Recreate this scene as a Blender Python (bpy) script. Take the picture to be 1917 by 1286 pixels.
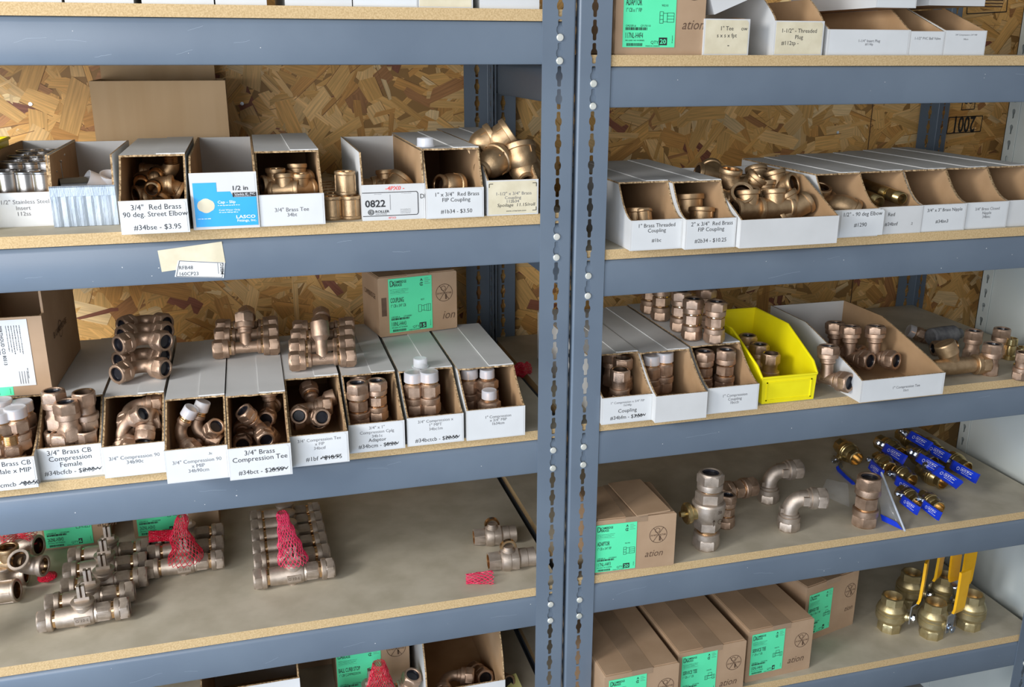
import bpy, bmesh, math, random
from math import sin, cos, pi, radians as rad, sqrt
from mathutils import Vector as V, Matrix, Euler

for o in list(bpy.data.objects): bpy.data.objects.remove(o)
scene = bpy.context.scene
COL = scene.collection

# ---------------------------------------------------------------- camera
FPX, IW, IH = 1762.09, 1917, 1286
CAM_ROT = Euler((rad(72.70234), rad(-0.13248), rad(-15.4378)))
CAM_POS = V((-0.13299, -1.60323, 0.04262))
cd = bpy.data.cameras.new('camera'); cam = bpy.data.objects.new('camera', cd); COL.objects.link(cam)
cam.location = CAM_POS; cam.rotation_euler = CAM_ROT
cd.sensor_width = 36.0; cd.lens = FPX / IW * 36.0; cd.clip_start = 0.05; cd.clip_end = 60
scene.camera = cam

# ---------------------------------------------------------------- light, exposure
scene.view_settings.view_transform = 'Standard'; scene.view_settings.look = 'None'
scene.view_settings.gamma = 1.0; scene.view_settings.use_curve_mapping = False
scene.view_settings.exposure = 0.0
W = bpy.data.worlds.new('daylight'); scene.world = W; W.use_nodes = True
bg = W.node_tree.nodes['Background']; bg.inputs[0].default_value = (0.88, 0.93, 1.0, 1); bg.inputs[1].default_value = 0.36
def area(name, loc, target, sx, sy, power, color):
    l = bpy.data.lights.new(name, 'AREA'); l.shape = 'RECTANGLE'; l.size = sx; l.size_y = sy; l.energy = power; l.color = color
    o = bpy.data.objects.new(name, l); COL.objects.link(o); o.location = loc
    o.rotation_euler = (V(target) - V(loc)).to_track_quat('-Z', 'Y').to_euler()
    return o
area('open_shop_door_daylight', (-2.7, -1.35, 0.75), (0.1, 0.1, -0.6), 0.8, 0.8, 84, (0.98, 0.97, 0.97))
area('wide_doorway_daylight', (-1.9, -3.0, 0.05), (0.1, 0.2, -0.4), 2.6, 2.0, 118, (0.95, 0.96, 1.0))
area('added_low_blue_fill', (-1.9, -2.2, -1.4), (-0.3, 0.0, -0.8), 1.8, 0.9, 30, (0.38, 0.62, 1.0))  # added low blue fill that tints the lower beam faces

# ---------------------------------------------------------------- helpers
RNG = random.Random(11)
ROTM = CAM_ROT.to_matrix()
def at(px, py, Y=None, z=None, X=None):
    """point of the place seen at a pixel, on the plane Y=, Z= or X="""
    d = ROTM @ V(((px - IW / 2) / FPX, -(py - IH / 2) / FPX, -1.0))
    if Y is not None: t = (Y - CAM_POS.y) / d.y
    elif z is not None: t = (z - CAM_POS.z) / d.z
    else: t = (X - CAM_POS.x) / d.x
    return CAM_POS + d * t

def new_mat(name):
    m = bpy.data.materials.new(name); m.use_nodes = True
    return m, m.node_tree.nodes, m.node_tree.links, m.node_tree.nodes['Principled BSDF']
def setb(b, **k):
    for a, v in k.items():
        n = {'color': 'Base Color', 'rough': 'Roughness', 'metal': 'Metallic', 'trans': 'Transmission Weight', 'alpha': 'Alpha', 'ior': 'IOR',
             'coat': 'Coat Weight', 'spec': 'Specular IOR Level', 'sss': 'Subsurface Weight', 'coatr': 'Coat Roughness'}[a]
        b.inputs[n].default_value = (*v, 1) if isinstance(v, tuple) else v
def noise_mat(name, c1, c2, scale=40, rough=0.6, metal=0.0, bump=0.0, bscale=None, stretch=(1, 1, 1), detail=4, rvar=0.0, lo=0.35, hi=0.65, **kw):
    m, N, L, b = new_mat(name)
    tc = N.new('ShaderNodeTexCoord'); mp = N.new('ShaderNodeMapping'); mp.inputs['Scale'].default_value = stretch
    L.new(tc.outputs['Object'], mp.inputs['Vector'])
    n = N.new('ShaderNodeTexNoise'); n.inputs['Scale'].default_value = scale; n.inputs['Detail'].default_value = detail
    L.new(mp.outputs[0], n.inputs['Vector'])
    r = N.new('ShaderNodeValToRGB'); r.color_ramp.elements[0].color = (*c1, 1); r.color_ramp.elements[1].color = (*c2, 1)
    r.color_ramp.elements[0].position = lo; r.color_ramp.elements[1].position = hi
    L.new(n.outputs['Fac'], r.inputs[0]); L.new(r.outputs[0], b.inputs['Base Color'])
    setb(b, rough=rough, metal=metal, **kw)
    if rvar:
        mr = N.new('ShaderNodeMapRange'); mr.inputs['To Min'].default_value = rough - rvar; mr.inputs['To Max'].default_value = rough + rvar
        L.new(n.outputs['Fac'], mr.inputs['Value']); L.new(mr.outputs[0], b.inputs['Roughness'])
    if bump:
        n2 = N.new('ShaderNodeTexNoise'); n2.inputs['Scale'].default_value = bscale or scale * 4; n2.inputs['Detail'].default_value = 3
        L.new(mp.outputs[0], n2.inputs['Vector'])
        bp = N.new('ShaderNodeBump'); bp.inputs['Strength'].default_value = bump; bp.inputs['Distance'].default_value = 0.001
        L.new(n2.outputs['Fac'], bp.inputs['Height']); L.new(bp.outputs[0], b.inputs['Normal'])
    return m
M = {}
M['steel'] = noise_mat('blue_grey_enamel', (0.122, 0.156, 0.198), (0.144, 0.182, 0.226), 5, 0.34, 0.0, 0.06, 700, rvar=0.05)
M['rivet'] = noise_mat('pale_zinc_rivet', (0.62, 0.63, 0.55), (0.75, 0.75, 0.68), 60, 0.3, 0.35)
M['white_steel'] = noise_mat('white_enamel_steel', (0.55, 0.60, 0.57), (0.62, 0.66, 0.63), 4, 0.38, 0.0, 0.03, 500)
M['deck_top'] = noise_mat('dusty_particle_board_face', (0.42, 0.375, 0.28), (0.52, 0.47, 0.365), 16, 0.7, 0, 0.05, 900, detail=10)
M['deck_edge'] = noise_mat('raw_particle_board_edge', (0.46, 0.315, 0.145), (0.61, 0.44, 0.23), 380, 0.85, 0, 0.25, 600, detail=3)
M['card_white'] = noise_mat('white_faced_cardboard', (0.57, 0.57, 0.55), (0.66, 0.66, 0.645), 7, 0.62, 0, 0.03, 300)
M['card_kraft'] = noise_mat('kraft_cardboard_inside', (0.385, 0.235, 0.115), (0.47, 0.30, 0.16), 12, 0.8, 0, 0.05, 400)
M['card_edge'] = noise_mat('corrugated_cut_edge', (0.16, 0.09, 0.035), (0.55, 0.38, 0.2), 260, 0.9, 0, 0.5, 400, detail=2)
M['carton'] = noise_mat('brown_carton', (0.37, 0.24, 0.14), (0.44, 0.295, 0.18), 10, 0.75, 0, 0.05, 350)
M['carton_light'] = noise_mat('light_brown_carton', (0.50, 0.335, 0.175), (0.56, 0.39, 0.22), 6, 0.75, 0, 0.05, 300, (3, 3, 0.3))
M['tape'] = noise_mat('clear_tape_on_carton', (0.31, 0.21, 0.13), (0.37, 0.255, 0.165), 14, 0.3, 0)
M['paper'] = noise_mat('white_paper_label', (0.62, 0.63, 0.62), (0.70, 0.71, 0.70), 8, 0.55)
M['cream_paper'] = noise_mat('cream_aged_label', (0.62, 0.55, 0.38), (0.72, 0.65, 0.47), 30, 0.6)
M['green_paper'] = noise_mat('mint_green_label', (0.10, 0.76, 0.37), (0.12, 0.84, 0.43), 8, 0.5)
M['blue_print'] = noise_mat('sky_blue_print', (0.02, 0.34, 0.72), (0.03, 0.40, 0.80), 8, 0.45)
M['ink'] = noise_mat('black_ink', (0.012, 0.012, 0.014), (0.03, 0.03, 0.03), 60, 0.6)
M['grey_ink'] = noise_mat('grey_ink', (0.10, 0.10, 0.11), (0.2, 0.2, 0.2), 60, 0.6)
M['brown_ink'] = noise_mat('dark_brown_ink', (0.10, 0.055, 0.03), (0.13, 0.075, 0.045), 60, 0.7)
M['red_ink'] = noise_mat('red_marker', (0.75, 0.08, 0.08), (0.82, 0.14, 0.12), 60, 0.6)
M['white_ink'] = noise_mat('white_print', (0.8, 0.82, 0.83), (0.86, 0.87, 0.88), 60, 0.5)
M['duct_tape'] = noise_mat('silver_duct_tape', (0.30, 0.36, 0.42), (0.42, 0.48, 0.54), 20, 0.4, 0.2, 0.6, 120, (4, 1, 1))
M['bronze'] = noise_mat('cast_bronze', (0.38, 0.258, 0.178), (0.53, 0.375, 0.27), 60, 0.43, 0.85, 0.45, 900, rvar=0.06)
M['bronze_dark'] = noise_mat('aged_red_brass', (0.42, 0.28, 0.15), (0.56, 0.39, 0.225), 60, 0.40, 0.88, 0.40, 900, rvar=0.06)
M['machined'] = noise_mat('machined_brass', (0.78, 0.50, 0.27), (0.86, 0.58, 0.33), 60, 0.16, 1.0)
M['brass'] = noise_mat('yellow_brass', (0.48, 0.36, 0.155), (0.61, 0.47, 0.22), 60, 0.27, 0.95, 0.15, 700)
M['pale_brass'] = noise_mat('forged_pale_brass', (0.48, 0.39, 0.20), (0.60, 0.50, 0.28), 60, 0.36, 0.85, 0.35, 700)
M['dull_bronze'] = noise_mat('dull_grey_bronze', (0.42, 0.345, 0.275), (0.56, 0.47, 0.385), 60, 0.44, 0.78, 0.40, 900)
M['thread'] = noise_mat('cut_thread', (0.62, 0.40, 0.2), (0.74, 0.5, 0.28), 60, 0.22, 1.0)
M['rubber'] = noise_mat('black_rubber_and_bore_shade', (0.008, 0.008, 0.012), (0.02, 0.02, 0.026), 60, 0.28)
M['bore'] = noise_mat('bore_shade_bronze', (0.09, 0.06, 0.04), (0.14, 0.09, 0.06), 60, 0.45, 0.7)  # darker bronze: shade inside the holes put into the colour; also cast marks
M['stainless'] = noise_mat('stainless_steel', (0.40, 0.39, 0.38), (0.50, 0.49, 0.47), 40, 0.27, 1.0)
M['chrome'] = noise_mat('zinc_plated_steel', (0.5, 0.53, 0.58), (0.66, 0.68, 0.72), 60, 0.22, 1.0, 0.2, 500)
M['blue_vinyl'] = noise_mat('blue_vinyl_sleeve', (0.008, 0.035, 0.50), (0.012, 0.05, 0.62), 30, 0.3)
M['yellow_vinyl'] = noise_mat('yellow_vinyl_sleeve', (0.83, 0.42, 0.008), (0.90, 0.48, 0.015), 30, 0.32)
M['yellow_plastic'] = noise_mat('yellow_bin_plastic', (0.86, 0.74, 0.005), (0.90, 0.79, 0.01), 20, 0.35, 0, 0.0)
M['orange_paper'] = noise_mat('pale_yellow_card', (0.75, 0.70, 0.25), (0.8, 0.76, 0.3), 20, 0.6)
M['red_net'] = noise_mat('red_net_plastic', (0.55, 0.008, 0.03), (0.66, 0.015, 0.05), 50, 0.35)
M['pink_net'] = noise_mat('pink_net_plastic', (0.72, 0.02, 0.09), (0.80, 0.035, 0.12), 50, 0.35)
M['white_clean'] = noise_mat('white_pvc', (0.74, 0.75, 0.78), (0.8, 0.81, 0.83), 50, 0.3)
M['floor'] = noise_mat('worn_concrete', (0.20, 0.20, 0.19), (0.28, 0.28, 0.26), 4, 0.8, 0, 0.1, 200)
def cap_mat():
    m, N, L, b = new_mat('translucent_plastic_cap')
    setb(b, color=(0.86, 0.87, 0.90), rough=0.25, alpha=0.5, spec=0.8); return m
M['cap'] = cap_mat()
def bag_mat():
    m, N, L, b = new_mat('thin_clear_polythene')
    setb(b, color=(0.85, 0.88, 0.9), rough=0.12, alpha=0.09, spec=1.0); return m
M['bag'] = bag_mat()
M['zip'] = noise_mat('zip_seal_plastic', (0.5, 0.55, 0.6), (0.6, 0.64, 0.68), 50, 0.3)
def osb_mat():
    m, N, L, b = new_mat('osb_strand')
    a = N.new('ShaderNodeAttribute'); a.attribute_name = 'strand'; a.attribute_type = 'GEOMETRY'
    uv = N.new('ShaderNodeUVMap'); uv.uv_map = 'UVMap'
    mp = N.new('ShaderNodeMapping'); mp.inputs['Scale'].default_value = (14, 260, 1); L.new(uv.outputs[0], mp.inputs['Vector'])
    n = N.new('ShaderNodeTexNoise'); n.inputs['Scale'].default_value = 1.0; n.inputs['Detail'].default_value = 5; L.new(mp.outputs[0], n.inputs['Vector'])
    mr = N.new('ShaderNodeMapRange'); mr.inputs['From Min'].default_value = 0.3; mr.inputs['From Max'].default_value = 0.7
    mr.inputs['To Min'].default_value = 0.72; mr.inputs['To Max'].default_value = 1.12; L.new(n.outputs['Fac'], mr.inputs['Value'])
    vm = N.new('ShaderNodeVectorMath'); vm.operation = 'SCALE'; L.new(a.outputs['Color'], vm.inputs[0]); L.new(mr.outputs[0], vm.inputs['Scale'])
    L.new(vm.outputs[0], b.inputs['Base Color']); setb(b, rough=0.5, spec=0.4)
    bp = N.new('ShaderNodeBump'); bp.inputs['Strength'].default_value = 0.15; bp.inputs['Distance'].default_value = 0.001
    L.new(n.outputs['Fac'], bp.inputs['Height']); L.new(bp.outputs[0], b.inputs['Normal'])
    return m
M['osb'] = osb_mat()

def aim(zdir, xdir=(1, 0, 0)):
    z = V(zdir).normalized(); x = V(xdir); x = (x - z * x.dot(z))
    if x.length < 1e-5: x = V((0, 1, 0)) - z * z.y
    x.normalize(); y = z.cross(x)
    return Matrix((x, y, z)).transposed().to_4x4()
def T(x, y, z): return Matrix.Translation((x, y, z))

class MB:
    """collects shapes; mesh(name, mats) makes ONE mesh"""
    def __init__(s): s.v = []; s.f = []; s.m = []; s.mats = []
    def mi(s, m):
        if m not in s.mats: s.mats.append(m)
        return s.mats.index(m)
    def add(s, vs, fs, m, X=None, ms=None):
        b = len(s.v)
        s.v += [tuple(X @ V(v)) if X is not None else tuple(v) for v in vs]
        flip = X is not None and X.determinant() < 0
        for i, f in enumerate(fs):
            f = [b + k for k in f]
            s.f.append(f[::-1] if flip else f); s.m.append(s.mi(ms[i] if ms else m))
    def box(s, x0, x1, y0, y1, z0, z1, m, X=None, ms=None):
        vs = [(x, y, z) for z in (z0, z1) for y in (y0, y1) for x in (x0, x1)]
        fs = [(0, 2, 3, 1), (4, 5, 7, 6), (0, 1, 5, 4), (2, 6, 7, 3), (0, 4, 6, 2), (1, 3, 7, 5)]  # bottom top front(-y) back left right
        s.add(vs, fs, m, X, ms)
    def prism(s, pts, a0, a1, axis, m, X=None, capm=None, capm2=None):
        """polygon pts (2D) extruded along axis ('x': pts are (y,z); 'y': (x,z); 'z': (x,y))"""
        n = len(pts)
        def P(p, a): return {'x': (a, p[0], p[1]), 'y': (p[0], a, p[1]), 'z': (p[0], p[1], a)}[axis]
        vs = [P(p, a0) for p in pts] + [P(p, a1) for p in pts]
        area2 = sum(pts[i][0] * pts[(i + 1) % n][1] - pts[(i + 1) % n][0] * pts[i][1] for i in range(n))
        ccw = area2 > 0
        if axis == 'y': ccw = not ccw
        lo = list(range(n)); hi = list(range(n, 2 * n))
        if ccw: fs = [lo[::-1], hi]; side = [(i, (i + 1) % n, n + (i + 1) % n, n + i) for i in range(n)]
        else: fs = [lo, hi[::-1]]; side = [((i + 1) % n, i, n + i, n + (i + 1) % n) for i in range(n)]
        s.add(vs, fs + side, m, X, [capm or m, capm2 or capm or m] + [m] * n)
    def lathe(s, prof, m, X=None, n=24, caps=True):
        """prof: (r, z) or (r, z, 1) for a six sided section of across-flats radius r; or (r,z,k,mat)"""
        vs = []; fs = []; ms = []
        for p in prof:
            r, z = p[0], p[1]; hexa = len(p) > 2 and p[2]
            for i in range(n):
                a = 2 * pi * i / n
                rr = r
                if hexa:
                    sides = 8 if hexa == 8 else (4 if hexa == 4 else 6); st = 2 * pi / sides
                    q = (a + st / 2) % st - st / 2; rr = r / cos(q)
                vs.append((rr * cos(a), rr * sin(a), z))
        for j in range(len(prof) - 1):
            mm = prof[j][3] if len(prof[j]) > 3 else m
            for i in range(n):
                k = (i + 1) % n
                fs.append((j * n + i, j * n + k, (j + 1) * n + k, (j + 1) * n + i)); ms.append(mm)
        L = len(prof)
        if any(len(p) > 2 and p[2] == 6 for p in prof) and n != 36: return s.lathe(prof, m, X, 36, caps)
        if not caps: s.add(vs, fs, m, X, ms); return
        fs.append(tuple(range(n))[::-1]); ms.append(prof[0][3] if len(prof[0]) > 3 else m)
        fs.append(tuple((L - 1) * n + i for i in range(n))); ms.append(prof[-1][3] if len(prof[-1]) > 3 else m)
        s.add(vs, fs, m, X, ms)
    def sweep(s, pts, rads, m, n=14, X=None, cap=True):
        pts = [V(p) for p in pts]; vs = []; fs = []
        up = None
        for j, p in enumerate(pts):
            t = (pts[min(j + 1, len(pts) - 1)] - pts[max(j - 1, 0)]).normalized()
            if up is None:
                up = V((0, 0, 1)) if abs(t.z) < 0.9 else V((1, 0, 0))
            x = (up - t * up.dot(t)).normalized(); up = x; y = t.cross(x)
            r = rads[j] if isinstance(rads, (list, tuple)) else rads
            for i in range(n):
                a = 2 * pi * i / n; vs.append(p + x * r * cos(a) + y * r * sin(a))
        for j in range(len(pts) - 1):
            for i in range(n):
                k = (i + 1) % n; fs.append((j * n + i, j * n + k, (j + 1) * n + k, (j + 1) * n + i))
        if cap:
            fs.append(tuple(range(n))[::-1]); fs.append(tuple((len(pts) - 1) * n + i for i in range(n)))
        s.add(vs, fs, m, X)
    def sphere(s, r, m, X=None, n=16, squash=1.0):
        s.lathe([(r * sin(pi * k / 8) + 1e-5, -r * squash * cos(pi * k / 8)) for k in range(9)], m, X, n)
    def mesh(s, name, smooth=True, ang=0.42):
        me = bpy.data.meshes.new(name); me.from_pydata(s.v, [], s.f)
        for m in s.mats: me.materials.append(M[m])
        me.polygons.foreach_set('material_index', s.m)
        if smooth:
            bm = bmesh.new(); bm.from_mesh(me)
            for f in bm.faces: f.smooth = True
            for e in bm.edges:
                if len(e.link_faces) == 2 and e.calc_face_angle(0) > ang: e.smooth = False
            bm.to_mesh(me); bm.free()
        me.update(); return me
def link(name, me, parent=None, loc=None, label=None):
    o = bpy.data.objects.new(name, me); COL.objects.link(o)
    if parent is not None: o.parent = parent
    if loc is not None: o.location = loc
    if label: o['label'] = label
    return o
def tag(o, label, cat, group=None):
    o['label'] = label; o['category'] = cat
    if group: o['group'] = group
    return o
def empty(name, loc, label, cat, group=None, rot=None):
    o = bpy.data.objects.new(name, None); COL.objects.link(o); o.empty_display_size = 0.02
    if rot is not None:
        R_ = rot.to_4x4() if hasattr(rot, 'to_4x4') else rot
        o.rotation_euler = R_.to_euler()
    o.location = loc
    return tag(o, label, cat, group)

# lettering -----------------------------------------------------------------
_fc = bpy.data.curves.new('lettering_curve', 'FONT'); _fo = bpy.data.objects.new('lettering_curve', _fc)
_fc.resolution_u = 2
_tc = {}
def glyphs(txt, bold=0.0):
    k = (txt, bold)
    if k not in _tc:
        _fc.body = txt; _fc.size = 1.0; _fc.offset = bold
        me = _fo.to_mesh(); vs = [(v.co.x, v.co.y) for v in me.vertices]; fs = [tuple(p.vertices) for p in me.polygons]
        _fo.to_mesh_clear(); _tc[k] = (vs, fs)
    return _tc[k]
def text(mb, txt, cx, cz, size, m='ink', sx=1.0, bold=0.0, align='C', shear=0.0, rot=0.0, y=-0.0004, X=None, dark=None, width=None):
    """writes txt in the local XZ plane at y, facing -Y"""
    vs, fs = glyphs(txt, bold)
    if not vs: return
    x0 = min(v[0] for v in vs); x1 = max(v[0] for v in vs)
    if width: sx = width / ((x1 - x0) * size)
    ox = {'C': (x0 + x1) / 2, 'L': x0, 'R': x1}[align]
    c, s_ = cos(rot), sin(rot); out = []
    for a, b in vs:
        p = (a - ox) * size * sx + shear * b * size; q = (b - 0.35) * size
        out.append((cx + p * c - q * s_, y, cz + p * s_ + q * c))
    mb.add(out, fs, m, X)
def bar(mb, x0, z0, x1, z1, w, m='ink', y=-0.0004, X=None):
    d = V((x1 - x0, 0, z1 - z0)); L_ = d.length or 1e-6; n = V((-d.z, 0, d.x)) / L_ * w / 2
    a, b = V((x0, y, z0)), V((x1, y, z1))
    mb.add([a - n, b - n, b + n, a + n], [(0, 1, 2, 3)], m, X)
def rect(mb, x0, x1, z0, z1, m, y=-0.0003, X=None):
    mb.add([(x0, y, z0), (x1, y, z0), (x1, y, z1), (x0, y, z1)], [(0, 1, 2, 3)], m, X)
def ring(mb, cx, cz, r, w, m, y=-0.0004, n=24, a0=0, a1=2 * pi):
    for i in range(n):
        a = a0 + (a1 - a0) * i / n; b = a0 + (a1 - a0) * (i + 1) / n
        mb.add([(cx + q * cos(t), y, cz + q * sin(t)) for q, t in ((r - w, a), (r, a), (r, b), (r - w, b))], [(0, 1, 2, 3)], m)

def fine(mb, x, z, w, size, m='ink', y=-.0004, rot=0.0):
    """a row of print too small to read in the photograph: short uneven dashes, left end at x, z"""
    rg = random.Random(int(abs(x * 7919 + z * 104729) * 1e4) % 99991); t = 0.0; c, s_ = cos(rot), sin(rot)
    while t < w - size * .6:
        l = size * rg.uniform(.5, 2.4); l = min(l, w - t); h = rg.uniform(-.12, .12) * size
        bar(mb, x + t * c - h * s_, z + t * s_ + h * c, x + (t + l) * c - h * s_, z + (t + l) * s_ + h * c, size * rg.uniform(.35, .6), m, y); t += l + size * rg.uniform(.25, .6)
# ================================================================= setting
WALL_Y = 0.645; FLOOR_Z = -1.78
def build_wall():
    rng = random.Random(5)
    x0, x1, z0, z1 = -1.35, 3.4, FLOOR_Z, 0.62
    vs = [(x0, WALL_Y, z0), (x1, WALL_Y, z0), (x1, WALL_Y, z1), (x0, WALL_Y, z1), (x0, WALL_Y + .012, z0), (x1, WALL_Y + .012, z0), (x1, WALL_Y + .012, z1), (x0, WALL_Y + .012, z1)]
    fs = [(0, 1, 2, 3), (5, 4, 7, 6), (4, 0, 3, 7), (1, 5, 6, 2), (3, 2, 6, 7), (4, 5, 1, 0)]
    cols = [(0.40, 0.22, 0.07)] * 6; uvs = [[(0, 0)] * 4] * 6
    pal = [((0.84, 0.50, 0.17), 30), ((0.78, 0.44, 0.135), 32), ((0.90, 0.58, 0.24), 24), ((0.68, 0.35, 0.10), 14), ((0.50, 0.24, 0.09), 6), ((0.32, 0.12, 0.07), 3), ((0.93, 0.67, 0.34), 10)]
    pool = [c for c, w in pal for _ in range(w)]
    n = 6500
    for i in range(n):
        # strands concentrate on the visible part of the wall
        cx = rng.uniform(-0.95, 2.35); cz = rng.uniform(-0.85, 0.25) if i < 5300 else rng.uniform(-1.5, 0.45)
        L_ = rng.uniform(0.045, 0.135); w = rng.uniform(0.010, 0.046)
        if rng.random() < 0.15: L_ *= 0.45; w *= 0.4
        a = rng.gauss(0, 0.9) + (0.15 if rng.random() < .5 else pi)
        if rng.random() < .25: a = rng.uniform(0, pi)
        c, s_ = cos(a), sin(a)
        loc = [(-L_ / 2, -w / 2 * rng.uniform(.6, 1)), (L_ / 2 * rng.uniform(.7, 1), -w / 2), (L_ / 2, w / 2 * rng.uniform(.2, 1)), (L_ / 2 * rng.uniform(.3, .8), w / 2), (-L_ / 2 * rng.uniform(.6, 1), w / 2 * rng.uniform(.7, 1.1))]
        y = WALL_Y - 0.0001 - 0.0016 * i / n - rng.uniform(0, 0.0002)
        tilt = rng.uniform(-.004, .004); tilt2 = rng.uniform(-.012, .012)
        b = len(vs); u0 = rng.uniform(0, 40)
        for p, q in loc: vs.append((cx + p * c - q * s_, y + p * tilt + q * tilt2, cz + p * s_ + q * c))
        fs.append(tuple(range(b, b + 5))); col = rng.choice(pool); k = rng.uniform(.82, 1.12)
        cols.append(tuple(min(1, v * k) for v in col)); uvs.append([(p + u0, q + u0) for p, q in loc])
        # darker crack along the underside edge of the strand
        if rng.random() < .3:
            b = len(vs); e = 0.0009
            p0, p1 = loc[0], loc[1]
            for p, q in (p0, p1, (p1[0], p1[1] - e), (p0[0], p0[1] - e * rng.uniform(0, 2))): vs.append((cx + p * c - q * s_, y - .0001, cz + p * s_ + q * c))
            fs.append((b + 3, b + 2, b + 1, b)); cols.append((0.24, 0.11, 0.04)); uvs.append([(0, 0)] * 4)
    me = bpy.data.meshes.new('wall_back'); me.from_pydata(vs, [], fs); me.materials.append(M['osb']); me.materials.append(M['ink']); me.materials.append(M['brown_ink'])
    ca = me.attributes.new('strand', 'FLOAT_COLOR', 'FACE')
    for i, c in enumerate(cols): ca.data[i].color = (*c, 1)
    uvl = me.uv_layers.new(name='UVMap'); k = 0
    for f, u in zip(me.polygons, uvs):
        for q in u: uvl.data[k].uv = q; k += 1
    o = link('wall_back', me); o['kind'] = 'structure'
    # seam between the two sheets and the mill stamps printed on them
    mb = MB(); sx = at(1592, 560, Y=WALL_Y).x
    mb.box(sx - .0012, sx + .0012, WALL_Y - .0024, WALL_Y - .002, FLOOR_Z, .6, 'brown_ink')
    link('sheet_joint', mb.mesh('sheet_joint', False), o)
    mb = MB(); Yw = WALL_Y - .0030
    def fr(a, b, c, d):  # frame through four corner pixels
        P = [at(*p, Y=Yw) for p in (a, b, c, d)]
        for i in range(4):
            p, q = P[i], P[(i + 1) % 4]; bar(mb, p.x, p.z, q.x, q.z, .0026, 'ink', Yw)
        return sum((p for p in P), V()) / 4, (P[1] - P[0]).length, (P[3] - P[0]).length
    c, w, h = fr((1772, 250), (1772 + 62, 217), (1838, 219), (1776, 219)) if False else fr((1772, 250), (1835, 246), (1840, 217), (1777, 220))
    text(mb, '2001', c.x, c.z, .062, 'ink', rot=pi, y=Yw, width=w * .62, bold=.02)
    c, w, h = fr((1800, 206), (1824, 204), (1827, 175), (1804, 177))
    text(mb, '83', c.x, c.z + .004, .03, 'ink', rot=pi, y=Yw)
    c, w, h = fr((1810, 26), (1884, 22), (1888, -20), (1812, -16))
    for i in range(5):
        bar(mb, c.x - w * .4, c.z - .012 + i * .008, c.x + w * .4, c.z - .012 + i * .008, .003, 'brown_ink', Yw)
    link('mill_stamp', mb.mesh('mill_stamp', False), o, label='black stamped numbers printed upside down on the board')
    # screw heads
    mb = MB()
    for px, py in ((57, 195), (453, 194), (1568, 248), (1720, 600)):
        p = at(px, py, Y=WALL_Y - .002); mb.lathe([(.004, 0), (.004, .0012), (.001, .0014)], 'chrome', Matrix.Translation(p) @ aim((0, -1, 0)), 10)
    link('screw_heads', mb.mesh('screw_heads'), o)
build_wall()
mb = MB(); mb.box(-4, 4, -4, WALL_Y, FLOOR_Z - .05, FLOOR_Z, 'floor')
link('floor', mb.mesh('floor', False))['kind'] = 'structure'

# ================================================================= steel shelving
PITCH = 0.0381
HOLE = [(.0036, .0150), (.0028, .0166), (0, .0172), (-.0028, .0166), (-.0036, .0150), (-.0036, .0075), (-.0058, .0040), (-.0064, 0), (-.0058, -.0040), (-.0036, -.0075),
        (-.0036, -.0150), (-.0028, -.0166), (0, -.0172), (.0028, -.0166), (.0036, -.0150), (.0036, -.0075), (.0058, -.0040), (.0064, 0), (.0058, .0040), (.0036, .0075)]
KEY = [(.006 * cos(a) , .005 + .006 * sin(a)) for a in [rad(d) for d in (-30, 0, 30, 60, 90, 120, 150, 180, 210)]] + [(-.003, -.004), (-.0028, -.011), (0, -.0125), (.0028, -.011), (.003, -.004)]
def flange(mb, u0, u1, uc, z0, z1, hole, m, plane, off, th=0.002, phase=0.0, pitch=PITCH):
    """perforated strip. plane 'xz': u = x at y=off ; 'yz': u = y at x=off; a real sheet with thickness and through holes"""
    zc = z0; cells = []
    k0 = math.ceil((z0 - phase) / pitch + .5); k1 = math.floor((z1 - phase) / pitch - .5)
    def P(u, z, t): return (u, off + t, z) if plane == 'xz' else (off + t, u, z)
    vs = []; fs = []
    def quad(a, b, c, d):
        n = len(vs)
        for t in (0, th):
            for p in (a, b, c, d): vs.append(P(p[0], p[1], t))
        fs.append((n, n + 1, n + 2, n + 3)); fs.append((n + 7, n + 6, n + 5, n + 4))
    for k in range(k0, k1 + 1):
        cz = phase + k * pitch; h = pitch / 2
        out = []
        for (u, w) in hole:
            # project ray to the cell rectangle
            L0, R0 = u0 - uc, u1 - uc
            tu = (R0 / u) if u > 1e-9 else ((L0 / u) if u < -1e-9 else 1e9)
            tw = (h / w) if w > 1e-9 else ((-h / w) if w < -1e-9 else 1e9)
            t = min(tu, tw); out.append((u * t, w * t))
        # snap nearest to corners
        for cu, cw in ((u0 - uc, h), (u1 - uc, h), (u0 - uc, -h), (u1 - uc, -h)):
            i = min(range(len(out)), key=lambda i: (math.atan2(out[i][1], out[i][0]) - math.atan2(cw, cu)) ** 2); out[i] = (cu, cw)
        n = len(hole); b = len(vs)
        for t in (0, th):
            for (u, w) in hole: vs.append(P(uc + u, cz + w, t))
            for (u, w) in out: vs.append(P(uc + u, cz + w, t))
        for i in range(n):
            j = (i + 1) % n
            fs.append((b + i, b + j, b + n + j, b + n + i)); fs.append((b + 2 * n + i, b + 3 * n + i, b + 3 * n + j, b + 2 * n + j))
            fs.append((b + i, b + 2 * n + i, b + 2 * n + j, b + j))
    ztop = phase + k1 * pitch + pitch / 2; zbot = phase + k0 * pitch - pitch / 2
    if z1 - ztop > 1e-4: quad((u0, ztop), (u1, ztop), (u1, z1), (u0, z1))
    if zbot - z0 > 1e-4: quad((u0, z0), (u1, z0), (u1, zbot), (u0, zbot))
    n = len(vs)  # outer side faces
    for u in (u0, u1):
        n = len(vs); vs += [P(u, z0, 0), P(u, z0, th), P(u, z1, th), P(u, z1, 0)]; fs.append((n, n + 1, n + 2, n + 3))
    mb.add(vs, fs, m)
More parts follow.
